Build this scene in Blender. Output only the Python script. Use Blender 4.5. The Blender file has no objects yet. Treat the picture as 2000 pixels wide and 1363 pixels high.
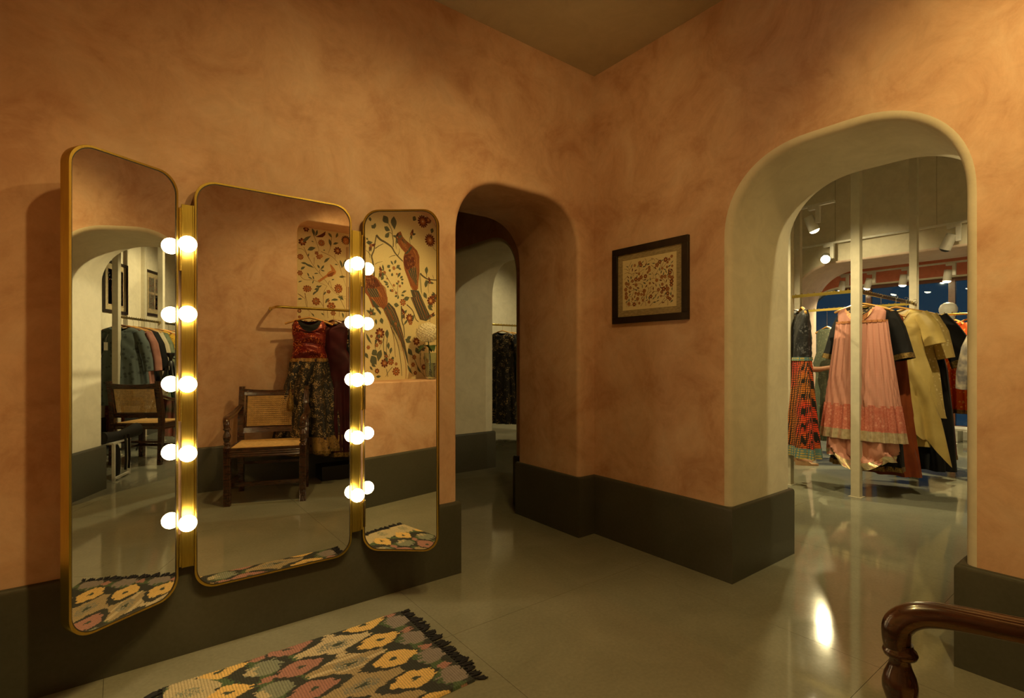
import bpy, bmesh, math, random, json
from math import sin, cos, pi, radians as R, sqrt, atan2
from mathutils import Vector, Matrix
from mathutils.geometry import tessellate_polygon
C = bpy.context.scene.collection
SC = bpy.context.scene
rnd = random.Random(7)

# ------------------------------------------------------------------ camera, world, lights, exposure
TH = 0.919
cam = bpy.data.cameras.new('camera'); camo = bpy.data.objects.new('camera', cam); C.objects.link(camo)
cam.sensor_width = 36; cam.lens = 1004.849 * 36 / 2000; cam.shift_y = (700.04 - 681.5) / 2000
cam.clip_start = 0.05
camo.location = (0, 0, 1.2); camo.rotation_euler = (pi / 2, 0, TH - pi / 2)
SC.camera = camo
w = bpy.data.worlds.new('world'); SC.world = w; w.use_nodes = True
w.node_tree.nodes['Background'].inputs[0].default_value = (.070, .155, .235, 1)
w.node_tree.nodes['Background'].inputs[1].default_value = .22
SC.view_settings.view_transform = 'Standard'; SC.view_settings.look = 'None'
SC.view_settings.gamma = 1; SC.view_settings.use_curve_mapping = False
SC.view_settings.exposure = 0.0
SC.cycles.use_denoising = True
SC.cycles.max_bounces = 8; SC.cycles.diffuse_bounces = 4; SC.cycles.glossy_bounces = 5
SC.cycles.transparent_max_bounces = 8; SC.cycles.transmission_bounces = 6
SC.cycles.sample_clamp_indirect = 3.0; SC.cycles.caustics_reflective = False; SC.cycles.caustics_refractive = False
WARM = (1.0, .675, .23); SHOPW = (1.0, .82, .42)

def spot(name, loc, target, power, angle, blend=.6, size=.03, col=WARM):
    l = bpy.data.lights.new(name, 'SPOT'); l.energy = power; l.color = col
    l.spot_size = R(angle); l.spot_blend = blend; l.shadow_soft_size = size
    o = bpy.data.objects.new(name, l); C.objects.link(o); o.location = loc
    o.rotation_euler = (Vector(target) - Vector(loc)).to_track_quat('-Z', 'Y').to_euler()
    return o

# only the first two room spots get fixtures, many others are added fill; (lamp position, target, W, cone, blend, colour)
ROOM_SPOTS_AND_FILL = [
    ((1.35, .80, 2.93), (.85, 2.47, 1.05), 118, 98, .9),
    ((1.94, 1.25, 2.93), (1.45, -.49, 1.25), 150, 70, .8),
    ((1.10, -.10, 2.93), (2.60, .05, 1.70), 135, 86, .9),
    ((.55, .95, 2.93), (-.457, 1.1, 1.4), 95, 80, .9),
    ((1.0, .9, 2.93), (.70, 1.05, 0), 75, 80, .9),
    ((1.9, .75, 2.93), (1.45, 2.47, 1.15), 28, 50, 1.0),  # added fill for the wall between mirror and doorway, no fixture
    ((1.3, 1.0, 2.7), (2.35, 2.4, 2.35), 19, 84, 1.0),  # added fill that lifts the upper back corner
    ((1.25, .95, 3.0), (1.2, 1.0, 0), 12, 165, .6),  # added ambient fill, a very wide cone with no fixture
    ((.60, .80, 2.93), (-.34, 2.47, .65), 60, 58, .9),  # added fill softening the shadow left of the mirror
]
ROOM_SPOTS_AND_FILL = [s + (WARM,) for s in ROOM_SPOTS_AND_FILL]
SHOP_SPOTS_AND_FILL = [  # no fixtures here; mostly unseen lamps added to brighten the shop
    ((3.61, -.66, 2.95), (3.1, 1.47, 1.4), 72, 46, .4, SHOPW),
    ((3.75, 2.35, 2.8), (5.2, 1.75, 1.0), 100, 66, .7, SHOPW),  # added to brighten the pink dress
    ((4.6, 3.6, 2.8), (6.3, 1.9, .7), 260, 76, .7, SHOPW),
    ((4.4, 1.0, 2.8), (5.0, 1.6, 0), 110, 95, .8, SHOPW),  # added to brighten the shop floor
    ((5.0, .9, 2.8), (5.6, -.5, .9), 110, 80, .8, SHOPW),
    ((6.1, .6, 2.9), (6.7, -.8, 1.9), 130, 80, .8, SHOPW),
    ((5.3, 6.0, 3.1), (5.2, 7.5, 1.6), 130, 90, .8, SHOPW),
    ((7.3, 1.4, 2.8), (7.6, 1.4, 0), 260, 105, .8, SHOPW),
    ((7.0, 3.0, 2.75), (8.3, 2.7, 2.2), 60, 74, .8, SHOPW),  # added to light the bulkhead band
    ((7.0, 1.2, 2.75), (8.3, 1.2, 2.2), 50, 74, .8, SHOPW),  # second added lamp for the bulkhead band
    ((4.2, 3.1, 2.9), (2.95, .52, 1.4), 270, 44, .8, SHOPW),  # added to brighten the arch reveal seen in the left mirror
    ((4.3, 1.2, 2.9), (3.0, 4.645, 1.2), 90, 34, .8, SHOPW),  # added to brighten the reveal of the corridor arch
]

# ------------------------------------------------------------------ materials
def mat(name):
    m = bpy.data.materials.new(name); m.use_nodes = True
    nt = m.node_tree; b = nt.nodes['Principled BSDF']
    return m, nt, b
def N(nt, t, **kw):
    n = nt.nodes.new(t)
    for k, v in kw.items():
        if k in n.inputs: n.inputs[k].default_value = v
        else: setattr(n, k, v)
    return n
def ramp(nt, fac, stops, interp='LINEAR'):
    r = nt.nodes.new('ShaderNodeValToRGB'); r.color_ramp.interpolation = interp
    e = r.color_ramp.elements
    while len(e) < len(stops): e.new(.5)
    for i, (p, c) in enumerate(stops):
        e[i].position = p; e[i].color = (*c, 1)
    nt.links.new(fac, r.inputs[0]); return r.outputs[0]
def objco(nt, scale=(1, 1, 1)):
    tc = nt.nodes.new('ShaderNodeTexCoord'); mp = nt.nodes.new('ShaderNodeMapping')
    mp.inputs['Scale'].default_value = scale
    nt.links.new(tc.outputs['Object'], mp.inputs[0]); return mp.outputs[0]
def bump(nt, b, h, strength=.2, dist=.01):
    bp = nt.nodes.new('ShaderNodeBump'); bp.inputs['Strength'].default_value = strength
    bp.inputs['Distance'].default_value = dist
    nt.links.new(h, bp.inputs['Height']); nt.links.new(bp.outputs[0], b.inputs['Normal'])
def mix(nt, f, a, b_):
    m = nt.nodes.new('ShaderNodeMix'); m.data_type = 'RGBA'
    for s, v in ((0, f), (6, a), (7, b_)):
        if hasattr(v, 'links'): nt.links.new(v, m.inputs[s])
        else: m.inputs[s].default_value = v if s == 0 else (*v, 1)
    return m.outputs[2]
def plaster(name, c1, c2, c3, sc=1.0, rough=.62):
    m, nt, b = mat(name); co = objco(nt)
    n1 = N(nt, 'ShaderNodeTexNoise', Scale=3.4 * sc, Detail=9.0, Roughness=.68, Distortion=.6)
    n2 = N(nt, 'ShaderNodeTexNoise', Scale=9.0 * sc, Detail=6.0, Roughness=.7, Distortion=1.2)
    nt.links.new(co, n1.inputs[0]); nt.links.new(co, n2.inputs[0])
    a = ramp(nt, n1.outputs[0], [(.34, c1), (.52, c2), (.68, c3)])
    bcol = ramp(nt, n2.outputs[0], [(.36, tuple(v * .78 for v in c2)), (.62, tuple(min(1, v * 1.13) for v in c2))])
    nt.links.new(mix(nt, .30, a, bcol), b.inputs['Base Color'])
    b.inputs['Roughness'].default_value = rough
    bump(nt, b, n2.outputs[0], .10, .01)
    return m
def plain(name, c, rough=.5, metal=0, noise=.0, nscale=20, coat=0, stretch=(1, 1, 1), bmp=0):
    m, nt, b = mat(name)
    b.inputs['Base Color'].default_value = (*c, 1)
    b.inputs['Roughness'].default_value = rough; b.inputs['Metallic'].default_value = metal
    b.inputs['Coat Weight'].default_value = coat; b.inputs['Coat Roughness'].default_value = .1
    co = objco(nt, stretch); n = N(nt, 'ShaderNodeTexNoise', Scale=nscale, Detail=4.0)
    nt.links.new(co, n.inputs[0])
    k = noise if noise else .06
    nt.links.new(ramp(nt, n.outputs[0], [(.3, tuple(v * (1 - k) for v in c)), (.7, tuple(min(1, v * (1 + k)) for v in c))]), b.inputs['Base Color'])
    if bmp: bump(nt, b, n.outputs[0], bmp, .005)
    return m
def glow(name, c, s):
    m, nt, b = mat(name); b.inputs['Base Color'].default_value = (1, .95, .85, 1)
    b.inputs['Emission Color'].default_value = (*c, 1); b.inputs['Emission Strength'].default_value = s
    return m
M = {}
M['peach'] = plaster('peach_lime_plaster', (.50, .265, .15), (.67, .43, .28), (.76, .555, .40))
M['cream'] = plaster('cream_lime_plaster', (.62, .56, .42), (.69, .63, .49), (.75, .69, .55), .7)
M['terracotta'] = plaster('terracotta_plaster', (.48, .12, .06), (.58, .17, .09), (.66, .24, .13))
M['pinkish'] = plaster('pale_pink_plaster', (.62, .45, .36), (.70, .54, .44), (.76, .62, .5))
M['ceil'] = plaster('ceiling_paint', (.46, .40, .28), (.50, .44, .31), (.54, .48, .35), .6)
M['shopceil'] = plaster('shop_ceiling_paint', (.42, .37, .27), (.48, .43, .31), (.52, .47, .35), .6)
def stone(name, k, rough):
    m, nt, b = mat(name); co = objco(nt)
    n1 = N(nt, 'ShaderNodeTexNoise', Scale=2.2, Detail=8.0, Roughness=.65, Distortion=.8)
    n2 = N(nt, 'ShaderNodeTexNoise', Scale=70.0, Detail=4.0)
    nt.links.new(co, n1.inputs[0]); nt.links.new(co, n2.inputs[0])
    a = ramp(nt, n1.outputs[0], [(.3, (.20 * k, .20 * k, .15 * k)), (.7, (.27 * k, .27 * k, .21 * k))])
    g = ramp(nt, n2.outputs[0], [(.3, (.17 * k, .17 * k, .12 * k)), (.7, (.31 * k, .31 * k, .24 * k))])
    nt.links.new(mix(nt, .22, a, g), b.inputs['Base Color'])
    rr = ramp(nt, n1.outputs[0], [(.3, (rough,) * 3), (.7, (rough * 1.5,) * 3)])
    nt.links.new(rr, b.inputs['Roughness']); b.inputs['Specular IOR Level'].default_value = .40
    bump(nt, b, n2.outputs[0], .03, .002)
    return m
M['floor'] = stone('polished_green_grey_stone', 1.06, .052)
M['skirt'] = stone('honed_dark_green_stone', .30, .30)
M['grout'] = plain('dark_joint', (.10, .09, .065), .8)
M['brass'] = plain('brushed_brass', (.60, .45, .10), .27, 1, .12, 60, stretch=(8, 8, .3))
M['brass2'] = plain('satin_brass_strip', (.45, .34, .07), .34, 1, .1, 60, stretch=(8, 8, .3))
M['darkgasket'] = plain('dark_gasket', (.03, .022, .012), .5)
M['mirror'] = plain('mirror_silver', (.93, .93, .90), .0, 1, .0, 1)
mm = M['mirror'].node_tree
for l in list(mm.links):
    if l.to_socket.name == 'Base Color': mm.links.remove(l)
mm.nodes['Principled BSDF'].inputs['Base Color'].default_value = (.93, .93, .89, 1)
M['bulb'] = glow('lit_globe', (1, .74, .38), 32)
M['lampface'] = glow('lit_lamp_face', (1, .83, .52), 26)
M['socket'] = plain('ivory_socket', (.7, .6, .4), .4)
M['white'] = plain('white_powder_coat', (.78, .76, .70), .4)
M['post'] = plain('off_white_paint', (.56, .51, .39), .5)
M['wood'] = plain('dark_polished_teak', (.050, .018, .009), .24, 0, .45, 14, .5, (1, 1, 6))
M['cane'] = plain('woven_cane', (.62, .40, .15), .5, 0, .25, 40)
M['black'] = plain('black_fabric', (.012, .011, .012), .8, 0, .3, 60)
M['blackp'] = plain('black_plastic', (.014, .013, .013), .35)
M['frame'] = plain('black_stained_wood', (.022, .015, .010), .35, 0, .4, 20)
M['hangwood'] = plain('varnished_hanger_wood', (.62, .33, .09), .35, 0, .2, 25, .3)
M['hangdark'] = plain('walnut_hanger_wood', (.16, .06, .025), .35, 0, .2, 25, .3)
M['steel'] = plain('chrome_wire', (.6, .57, .5), .2, 1)
M['skin'] = plain('skin', (.48, .25, .15), .5)
M['hair'] = plain('black_hair', (.01, .008, .007), .4)
M['glasspane'] = None
m, nt, b = mat('night_window_glass')
fr = N(nt, 'ShaderNodeFresnel', IOR=1.5); gl = N(nt, 'ShaderNodeBsdfGlossy', Roughness=.02); tr = N(nt, 'ShaderNodeBsdfTransparent')
gl.inputs[0].default_value = (.9, .95, 1, 1); tr.inputs[0].default_value = (.75, .88, .95, 1)
mx = nt.nodes.new('ShaderNodeMixShader'); nt.links.new(fr.outputs[0], mx.inputs[0]); nt.links.new(tr.outputs[0], mx.inputs[1]); nt.links.new(gl.outputs[0], mx.inputs[2])
nt.links.new(mx.outputs[0], nt.nodes['Material Output'].inputs[0]); M['glasspane'] = m
m, nt, b = mat('clear_vase_glass')
b.inputs['Transmission Weight'].default_value = .95; b.inputs['Roughness'].default_value = .03; b.inputs['Base Color'].default_value = (.8, .88, .8, 1)
M['vase'] = m
ART = dict(paper=(.76, .66, .38), stem=(.20, .09, .035), branch=(.12, .10, .065), leaf=(.11, .125, .085), rust=(.27, .085, .03), maroon=(.13, .028, .015),
           tan=(.55, .24, .08), slate=(.075, .085, .065), dark=(.05, .02, .012))
for k, c in ART.items(): M['art_' + k] = plain('print_' + k, c, .75, 0, .04 if k == 'paper' else .22, 90)

def cloth(name, c1, c2=None, kind='noise', sc=8.0, rough=.75, metal=0, sheen=.3, c3=None):
    m, nt, b = mat(name); co = objco(nt)
    b.inputs['Roughness'].default_value = rough; b.inputs['Metallic'].default_value = metal
    b.inputs['Sheen Weight'].default_value = sheen * .15
    if rough > .45 and not metal: b.inputs['Specular IOR Level'].default_value = .22
    c2 = c2 or tuple(v * .7 for v in c1)
    fine = N(nt, 'ShaderNodeTexNoise', Scale=6.0, Detail=4.0); nt.links.new(co, fine.inputs[0])
    if kind == 'noise':
        t = N(nt, 'ShaderNodeTexNoise', Scale=sc, Detail=5.0); nt.links.new(co, t.inputs[0])
        col = ramp(nt, t.outputs[0], [(.35, c2), (.65, c1)]); h = t.outputs[0]
    elif kind == 'dots':
        t = N(nt, 'ShaderNodeTexVoronoi', Scale=sc); nt.links.new(co, t.inputs[0])
        col = ramp(nt, t.outputs['Distance'], [(.0, c2), (.27, c2), (.33, c1), (1, c1)]); h = t.outputs['Distance']
    elif kind == 'sequin':
        t = N(nt, 'ShaderNodeTexVoronoi', Scale=sc * 8); nt.links.new(co, t.inputs[0])
        n = N(nt, 'ShaderNodeTexNoise', Scale=sc, Detail=3.0); nt.links.new(co, n.inputs[0])
        sp = nt.nodes.new('ShaderNodeSeparateColor'); nt.links.new(t.outputs['Color'], sp.inputs[0])
        mu = N(nt, 'ShaderNodeMath', operation='MULTIPLY'); nt.links.new(sp.outputs[0], mu.inputs[0]); nt.links.new(n.outputs[0], mu.inputs[1])
        col = ramp(nt, mu.outputs[0], [(.0, c1), (.36, c1), (.44, c3 or c2), (.56, c2), (1, c2)]); h = t.outputs['Distance']
    elif kind == 'stripe':
        t = N(nt, 'ShaderNodeTexWave', Scale=sc, Distortion=1.0); t.bands_direction = 'X'; nt.links.new(co, t.inputs[0])
        col = ramp(nt, t.outputs[0], [(.3, c1), (.6, c2)]); h = t.outputs[0]
    elif kind == 'weave':
        t = N(nt, 'ShaderNodeTexWave', Scale=sc, Distortion=.6); t.bands_direction = 'Z'; nt.links.new(co, t.inputs[0])
        t2 = N(nt, 'ShaderNodeTexWave', Scale=sc * .8, Distortion=.6); t2.bands_direction = 'X'; nt.links.new(co, t2.inputs[0])
        mu = N(nt, 'ShaderNodeMath', operation='MULTIPLY'); nt.links.new(t.outputs[0], mu.inputs[0]); nt.links.new(t2.outputs[0], mu.inputs[1])
        col = ramp(nt, mu.outputs[0], [(.1, c1), (.5, c2)]); h = mu.outputs[0]
    elif kind == 'plaid':
        t = N(nt, 'ShaderNodeTexWave', Scale=sc, Distortion=2.5); t.bands_direction = 'Z'; nt.links.new(co, t.inputs[0])
        t2 = N(nt, 'ShaderNodeTexWave', Scale=sc, Distortion=2.5); t2.bands_direction = 'X'; nt.links.new(co, t2.inputs[0])
        mu = N(nt, 'ShaderNodeMath', operation='MULTIPLY'); nt.links.new(t.outputs[0], mu.inputs[0]); nt.links.new(t2.outputs[0], mu.inputs[1])
        n = N(nt, 'ShaderNodeTexNoise', Scale=3.0); nt.links.new(co, n.inputs[0])
        hot = ramp(nt, n.outputs[0], [(.42, c2), (.58, c3 or c2)])
        dark = ramp(nt, mu.outputs[0], [(.20, (0, 0, 0)), (.42, (1, 1, 1))])
        col = mix(nt, dark, c1, hot); h = mu.outputs[0]
    elif kind == 'flower':
        t = N(nt, 'ShaderNodeTexVoronoi', Scale=sc); nt.links.new(co, t.inputs[0])
        n = N(nt, 'ShaderNodeTexNoise', Scale=sc * 3, Detail=3.0, Distortion=2.0); nt.links.new(co, n.inputs[0])
        ad = N(nt, 'ShaderNodeMath', operation='MULTIPLY'); nt.links.new(t.outputs['Distance'], ad.inputs[0]); nt.links.new(n.outputs[0], ad.inputs[1])
        col = ramp(nt, ad.outputs[0], [(.0, c3 or c2), (.1, c2), (.17, c1), (.24, c1), (.27, c2), (.32, c1)]); h = t.outputs['Distance']
    nt.links.new(col, b.inputs['Base Color'])
    bump(nt, b, h, .15, .004)
    return m

# ------------------------------------------------------------------ mesh helpers
class MB:
    def __init__(s): s.v = []; s.f = []; s.m = []
    def add(s, vs, fs, mi=0):
        o = len(s.v); s.v += [tuple(p) for p in vs]; s.f += [tuple(i + o for i in f) for f in fs]; s.m += [mi] * len(fs)
    def box(s, x0, y0, z0, x1, y1, z1, mi=0, rot=None, at=(0, 0, 0)):
        vs = [(x, y, z) for z in (z0, z1) for y in (y0, y1) for x in (x0, x1)]
        if rot is not None: vs = [tuple(rot @ Vector(p) + Vector(at)) for p in vs]
        s.add(vs, [(0, 2, 3, 1), (4, 5, 7, 6), (0, 1, 5, 4), (2, 6, 7, 3), (0, 4, 6, 2), (1, 3, 7, 5)], mi)
    def tube(s, pts, r, n=10, cap=True, mi=0, close=False, side=None, flat=None):
        """swept tube; r number / list / list of (ru, rv)"""
        P = [Vector(p) for p in pts]; K = len(P); rings = []
        up = Vector(side) if side else None
        for i in range(K):
            t = (P[(i + 1) % K] - P[i - 1]) if (close or 0 < i < K - 1) else (P[1] - P[0] if i == 0 else P[-1] - P[-2])
            t.normalize()
            if side: u = up
            else:
                if up is None: up = Vector((0, 0, 1)) if abs(t.z) < .9 else Vector((1, 0, 0))
                u = (up - up.dot(t) * t).normalized(); up = u
            vv = t.cross(u).normalized()
            rr = r[i] if isinstance(r, (list, tuple)) else r
            ru, rv = rr if isinstance(rr, (list, tuple)) else (rr, rr)
            rings.append([P[i] + u * (cos(2 * pi * k / n) * ru) + vv * (sin(2 * pi * k / n) * rv) for k in range(n)])
        s.loft(rings, cap, mi, close)
    def loft(s, rings, cap=True, mi=0, close=False):
        n = len(rings[0]); K = len(rings); vs = [p for rg in rings for p in rg]; fs = []
        for i in range(K if close else K - 1):
            j = (i + 1) % K
            for k in range(n): fs.append((i * n + k, i * n + (k + 1) % n, j * n + (k + 1) % n, j * n + k))
        if cap and not close:
            fs.append(tuple(range(n - 1, -1, -1))); fs.append(tuple((K - 1) * n + k for k in range(n)))
        s.add(vs, fs, mi)
    def lathe(s, prof, at=(0, 0, 0), n=24, axis='Z', mi=0, cap=True):
        rings = []
        for r, z in prof:
            ring = []
            for k in range(n):
                a = 2 * pi * k / n; p = (r * cos(a), r * sin(a), z)
                if axis == 'Y': p = (p[0], p[2], -p[1])
                elif axis == 'X': p = (p[2], p[0], p[1])
                ring.append(Vector(p) + Vector(at))
            rings.append(ring)
        s.loft(rings, cap, mi)
    def build(s, name, mats, parent=None, smooth=40, kind=None, bevel=0):
        me = bpy.data.meshes.new(name); me.from_pydata([tuple(p) for p in s.v], [], s.f)
        mats = mats if isinstance(mats, (list, tuple)) else [mats]
        for m_ in mats: me.materials.append(m_)
        if len(mats) > 1: me.polygons.foreach_set('material_index', s.m)
        bm = bmesh.new(); bm.from_mesh(me); bmesh.ops.recalc_face_normals(bm, faces=bm.faces); bm.to_mesh(me); bm.free()
        if smooth:
            me.polygons.foreach_set('use_smooth', [True] * len(me.polygons)); me.set_sharp_from_angle(angle=R(smooth))
        o = bpy.data.objects.new(name, me); C.objects.link(o)
        if parent: o.parent = parent
        if kind: o['kind'] = kind
        if bevel:
            md = o.modifiers.new('bevel', 'BEVEL'); md.width = bevel; md.segments = 2; md.limit_method = 'ANGLE'; md.angle_limit = R(40)
        return o
def thing(name, label, cat, loc=(0, 0, 0), rz=0, group=None):
    o = bpy.data.objects.new(name, None); C.objects.link(o); o.empty_display_size = .1
    o.location = loc; o.rotation_euler = (0, 0, rz); o['label'] = label; o['category'] = cat
    if group: o['group'] = group
    return o
def tag(o, label, cat, group=None):
    o['label'] = label; o['category'] = cat
    if group: o['group'] = group
    return o
def dup(root, loc=None, rz=None, label=None, group=None):
    r = root.copy(); C.objects.link(r)
    if loc is not None: r.location = loc
    if rz is not None: r.rotation_euler = (0, 0, rz)
    if label: r['label'] = label
    if group: r['group'] = group
    for ch in list(root.children):
        c = ch.copy(); C.objects.link(c); c.parent = r
        for g in list(ch.children):
            d = g.copy(); C.objects.link(d); d.parent = c
    return r
def struct(mb, name, mats, smooth=40, bevel=0): return mb.build(name, mats, None, smooth, 'structure', bevel)

# ------------------------------------------------------------------ room shell
XB, YA, XE, YD, YA2, XB2 = 2.603, 2.477, -.457, -.49, 3.142, 3.288
ZC, ZS, HS = 3.144, 3.9, .402

def contour(al, ah, zb, zt, r, p=2.25, closed=False, rb=.05, n=18, rl=None):
    """arched opening outline from lower left, over the top, to lower right"""
    pts = []
    rl = rl or r
    if closed:
        for k in range(n // 3 + 1):
            t = pi / 2 * k / (n // 3); pts.append((al + rb - rb * sin(t), zb + rb - rb * cos(t)))
        pts.append((al, (zb + zt) / 2))
    else:
        pts += [(al, zb), (al, zb + .5)]
    for k in range(n + 1):
        t = pi / 2 * k / n; pts.append((al + rl - rl * abs(cos(t)) ** (2 / p), zt - rl + rl * abs(sin(t)) ** (2 / p)))
    for k in range(1, 6): pts.append((al + rl + (ah - al - rl - r) * k / 6, zt))
    for k in range(n + 1):
        t = pi / 2 * (1 - k / n); pts.append((ah - r + r * abs(cos(t)) ** (2 / p), zt - r + r * abs(sin(t)) ** (2 / p)))
    if closed:
        pts.append((ah, (zb + zt) / 2))
        for k in range(n // 3 + 1):
            t = pi / 2 * (1 - k / (n // 3)); pts.append((ah - rb + rb * sin(t), zb + rb - rb * cos(t)))
    else: pts += [(ah, zb + .5), (ah, zb)]
    return pts
def offset(pts, e, closed):
    out = []; n = len(pts)
    for i in range(n):
        a = pts[i - 1] if (i > 0 or closed) else pts[i]; b_ = pts[(i + 1) % n] if (i < n - 1 or closed) else pts[i]
        dx, dz = b_[0] - a[0], b_[1] - a[1]; L_ = math.hypot(dx, dz) or 1
        out.append((pts[i][0] - dz / L_ * e, pts[i][1] + dx / L_ * e))
    return out
def wall(name, axis, pos, sgn, thick, a0, a1, z0, z1, ops, mats, e=.035, back=True):
    """axis 'X': plane x=pos, a=y.  ops: dict(al,ah,zb,zt,r,closed,deep)"""
    mb = MB()
    def P(a, z, d): return (pos + sgn * d, a, z) if axis == 'X' else (a, pos + sgn * d, z)
    doors = [o for o in ops if not o.get('closed')]; holes = [o for o in ops if o.get('closed')]
    for side in ((0, 1) if back else (0,)):
        d = 0 if side == 0 else thick
        outer = [(a0, z0)]
        for o in sorted(doors, key=lambda q: q['al']):
            c = contour(o['al'], o['ah'], z0, o['zt'], o['r'], rl=o.get('rl')); outer += offset(c, e, False)
        outer += [(a1, z0), (a1, z1), (a0, z1)]
        loops = [outer]
        for o in holes:
            if side and not o.get('through'): continue
            c = contour(o['al'], o['ah'], o['zb'], o['zt'], o['r'], closed=True, rb=o.get('rb', .03)); loops.append(offset(c, e if o.get('bev', 1) else .004, True))
        vec = [[Vector((a, z, 0)) for a, z in l] for l in loops]
        tris = tessellate_polygon(vec); flat = [P(a, z, d) for l in loops for a, z in l]
        mb.add(flat, [tuple(t) for t in tris], 0 if side == 0 else 2)
    for o in ops:
        cl = bool(o.get('closed')); c = contour(o['al'], o['ah'], o.get('zb', z0), o['zt'], o['r'], closed=cl, rb=o.get('rb', .03), rl=o.get('rl'))
        ee = e if (not cl or o.get('bev', 1)) else .004
        th = o.get('deep', thick); through = (not cl) or o.get('through')
        prof = [(ee * (1 - sin(pi / 2 * k / 4)), ee * (1 - cos(pi / 2 * k / 4))) for k in range(5)]
        if through: prof += [(q[0], th - q[1]) for q in reversed(prof)]
        else: prof += [(0, th)]
        n = len(c); vs = []; fs = []
        for of, dd in prof: vs += [P(a, z, dd) for a, z in offset(c, of, cl)]
        for j in range(len(prof) - 1):
            for i in range(n if cl else n - 1):
                k = (i + 1) % n; fs.append((j * n + i, j * n + k, (j + 1) * n + k, (j + 1) * n + i))
        mb.add(vs, fs, o.get('mi', 1))
        if cl and not through:
            cc = [P(a, z, th) for a, z in c]; mb.add(cc, [tuple(range(len(cc)))], 1)
    # outer edges
    A = [P(a0, z0, 0), P(a1, z0, 0), P(a1, z1, 0), P(a0, z1, 0), P(a0, z0, thick), P(a1, z0, thick), P(a1, z1, thick), P(a0, z1, thick)]
    if back: mb.add(A, [(0, 4, 7, 3), (1, 2, 6, 5), (3, 7, 6, 2)], 0)
    me = MB.build
    o_ = bpy.data.objects.new(name, bpy.data.meshes.new(name)); me_ = o_.data
    me_.from_pydata(mb.v, [], mb.f)
    for m_ in mats: me_.materials.append(m_)
    me_.polygons.foreach_set('material_index', mb.m)
    bm = bmesh.new(); bm.from_mesh(me_); bmesh.ops.remove_doubles(bm, verts=bm.verts, dist=.0002); bmesh.ops.recalc_face_normals(bm, faces=bm.faces); bm.to_mesh(me_); bm.free()
    me_.polygons.foreach_set('use_smooth', [True] * len(me_.polygons)); me_.set_sharp_from_angle(angle=R(35))
    C.objects.link(o_); o_['kind'] = 'structure'
    return o_

# back wall carrying the mirrors, with the arched doorway at its right end
wall('wall_back', 'Y', YA, 1, YA2 - YA, XE, XB, 0, ZC, [dict(al=1.506, ah=2.455, zt=2.238, r=.34)], [M['peach'], M['peach'], M['peach']], e=.03)
# right wall with the big cream arch, continuing past the back wall into the corridor
wall('wall_right', 'X', XB, 1, XB2 - XB, -1.5, 8.0, 0, ZS, [dict(al=.52, ah=1.482, zt=2.238, r=.40), dict(al=3.375, ah=4.645, zt=2.225, r=.36)], [M['peach'], M['cream'], M['cream']])
wall('wall_left', 'X', XE, -1, .40, YD - .4, YA, 0, ZC, [dict(al=.50, ah=1.78, zb=1.005, zt=2.60, r=.26, closed=True, rb=.02, deep=.345, mi=1)], [M['peach'], M['peach'], M['peach']], e=.012, back=False)
wall('wall_front', 'Y', YD, -1, .40, XE - .4, XB, 0, ZC, [dict(al=1.382, ah=2.36, zb=1.005, zt=2.585, r=.14, closed=True, rb=.02, deep=.318, mi=1)], [M['peach'], M['peach'], M['peach']], e=.012, back=False)
mb = MB(); mb.box(XE - .4, YD - .4, ZC, XB + .1, 7.0, ZC + .1); struct(mb, 'ceiling', M['ceil'])
# corridor beyond the doorway
mb = MB(); mb.box(.35, YA2, 0, .5, 7.0, ZC); struct(mb, 'wall_corridor_left', M['peach'])
mb = MB(); mb.box(.35, 7.0, 0, XB + .1, 7.15, ZC); struct(mb, 'wall_corridor_end', M['peach'])
# shop shell
mb = MB(); mb.box(XB2 - .1, -1.65, ZS, 10.35, 8.15, ZS + .1); struct(mb, 'ceiling_shop', M['shopceil'])
mb = MB(); mb.box(XB2 - .05, -.95, 0, 10.3, -.8, ZS); struct(mb, 'wall_shop_side', M['cream'])
mb = MB(); mb.box(XB, 8.0, 0, 10.3, 8.15, ZS); struct(mb, 'wall_shop_end', M['cream'])
wall('wall_shop_middle', 'X', 8.3, 1, .90, -1.5, 8.0, 0, ZS, [dict(al=-1.3, ah=3.72, zt=2.588, r=.66, rl=.3)], [M['cream'], M['pinkish'], M['cream']], e=.03)
wall('wall_shop_window', 'X', 10.0, 1, .25, -1.5, 8.0, 0, ZS, [dict(al=.0, ah=4.30, zb=.12, zt=2.435, r=.72, closed=True, through=True, rb=.02)], [M['terracotta'], M['cream'], M['terracotta']], e=.02)
# window_1: brown mullions, sill, glass
wn = MB(); wn.box(10.10, .0, .12, 10.16, 4.30, .18); wn.box(10.10, .0, 2.38, 10.16, 3.7, 2.43); wn.box(10.10, .0, .9, 10.155, 4.30, .935)
wo = struct(wn, 'window_1', plain('brown_window_timber', (.13, .045, .018), .5))
for y in (.10, 1.09, 2.17, 3.27):
    q = MB(); q.box(10.09, y - .04, .12, 10.16, y + .04, 2.42); q.build('mullion', M['hangdark'], wo)
q = MB(); q.box(10.13, -.1, .1, 10.136, 4.4, 2.5); q.build('pane', M['glasspane'], wo)
q = MB(); q.box(9.9, -.1, 0, 10.3, 4.4, .12); q.build('window_sill', M['white'], wo)

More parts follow.
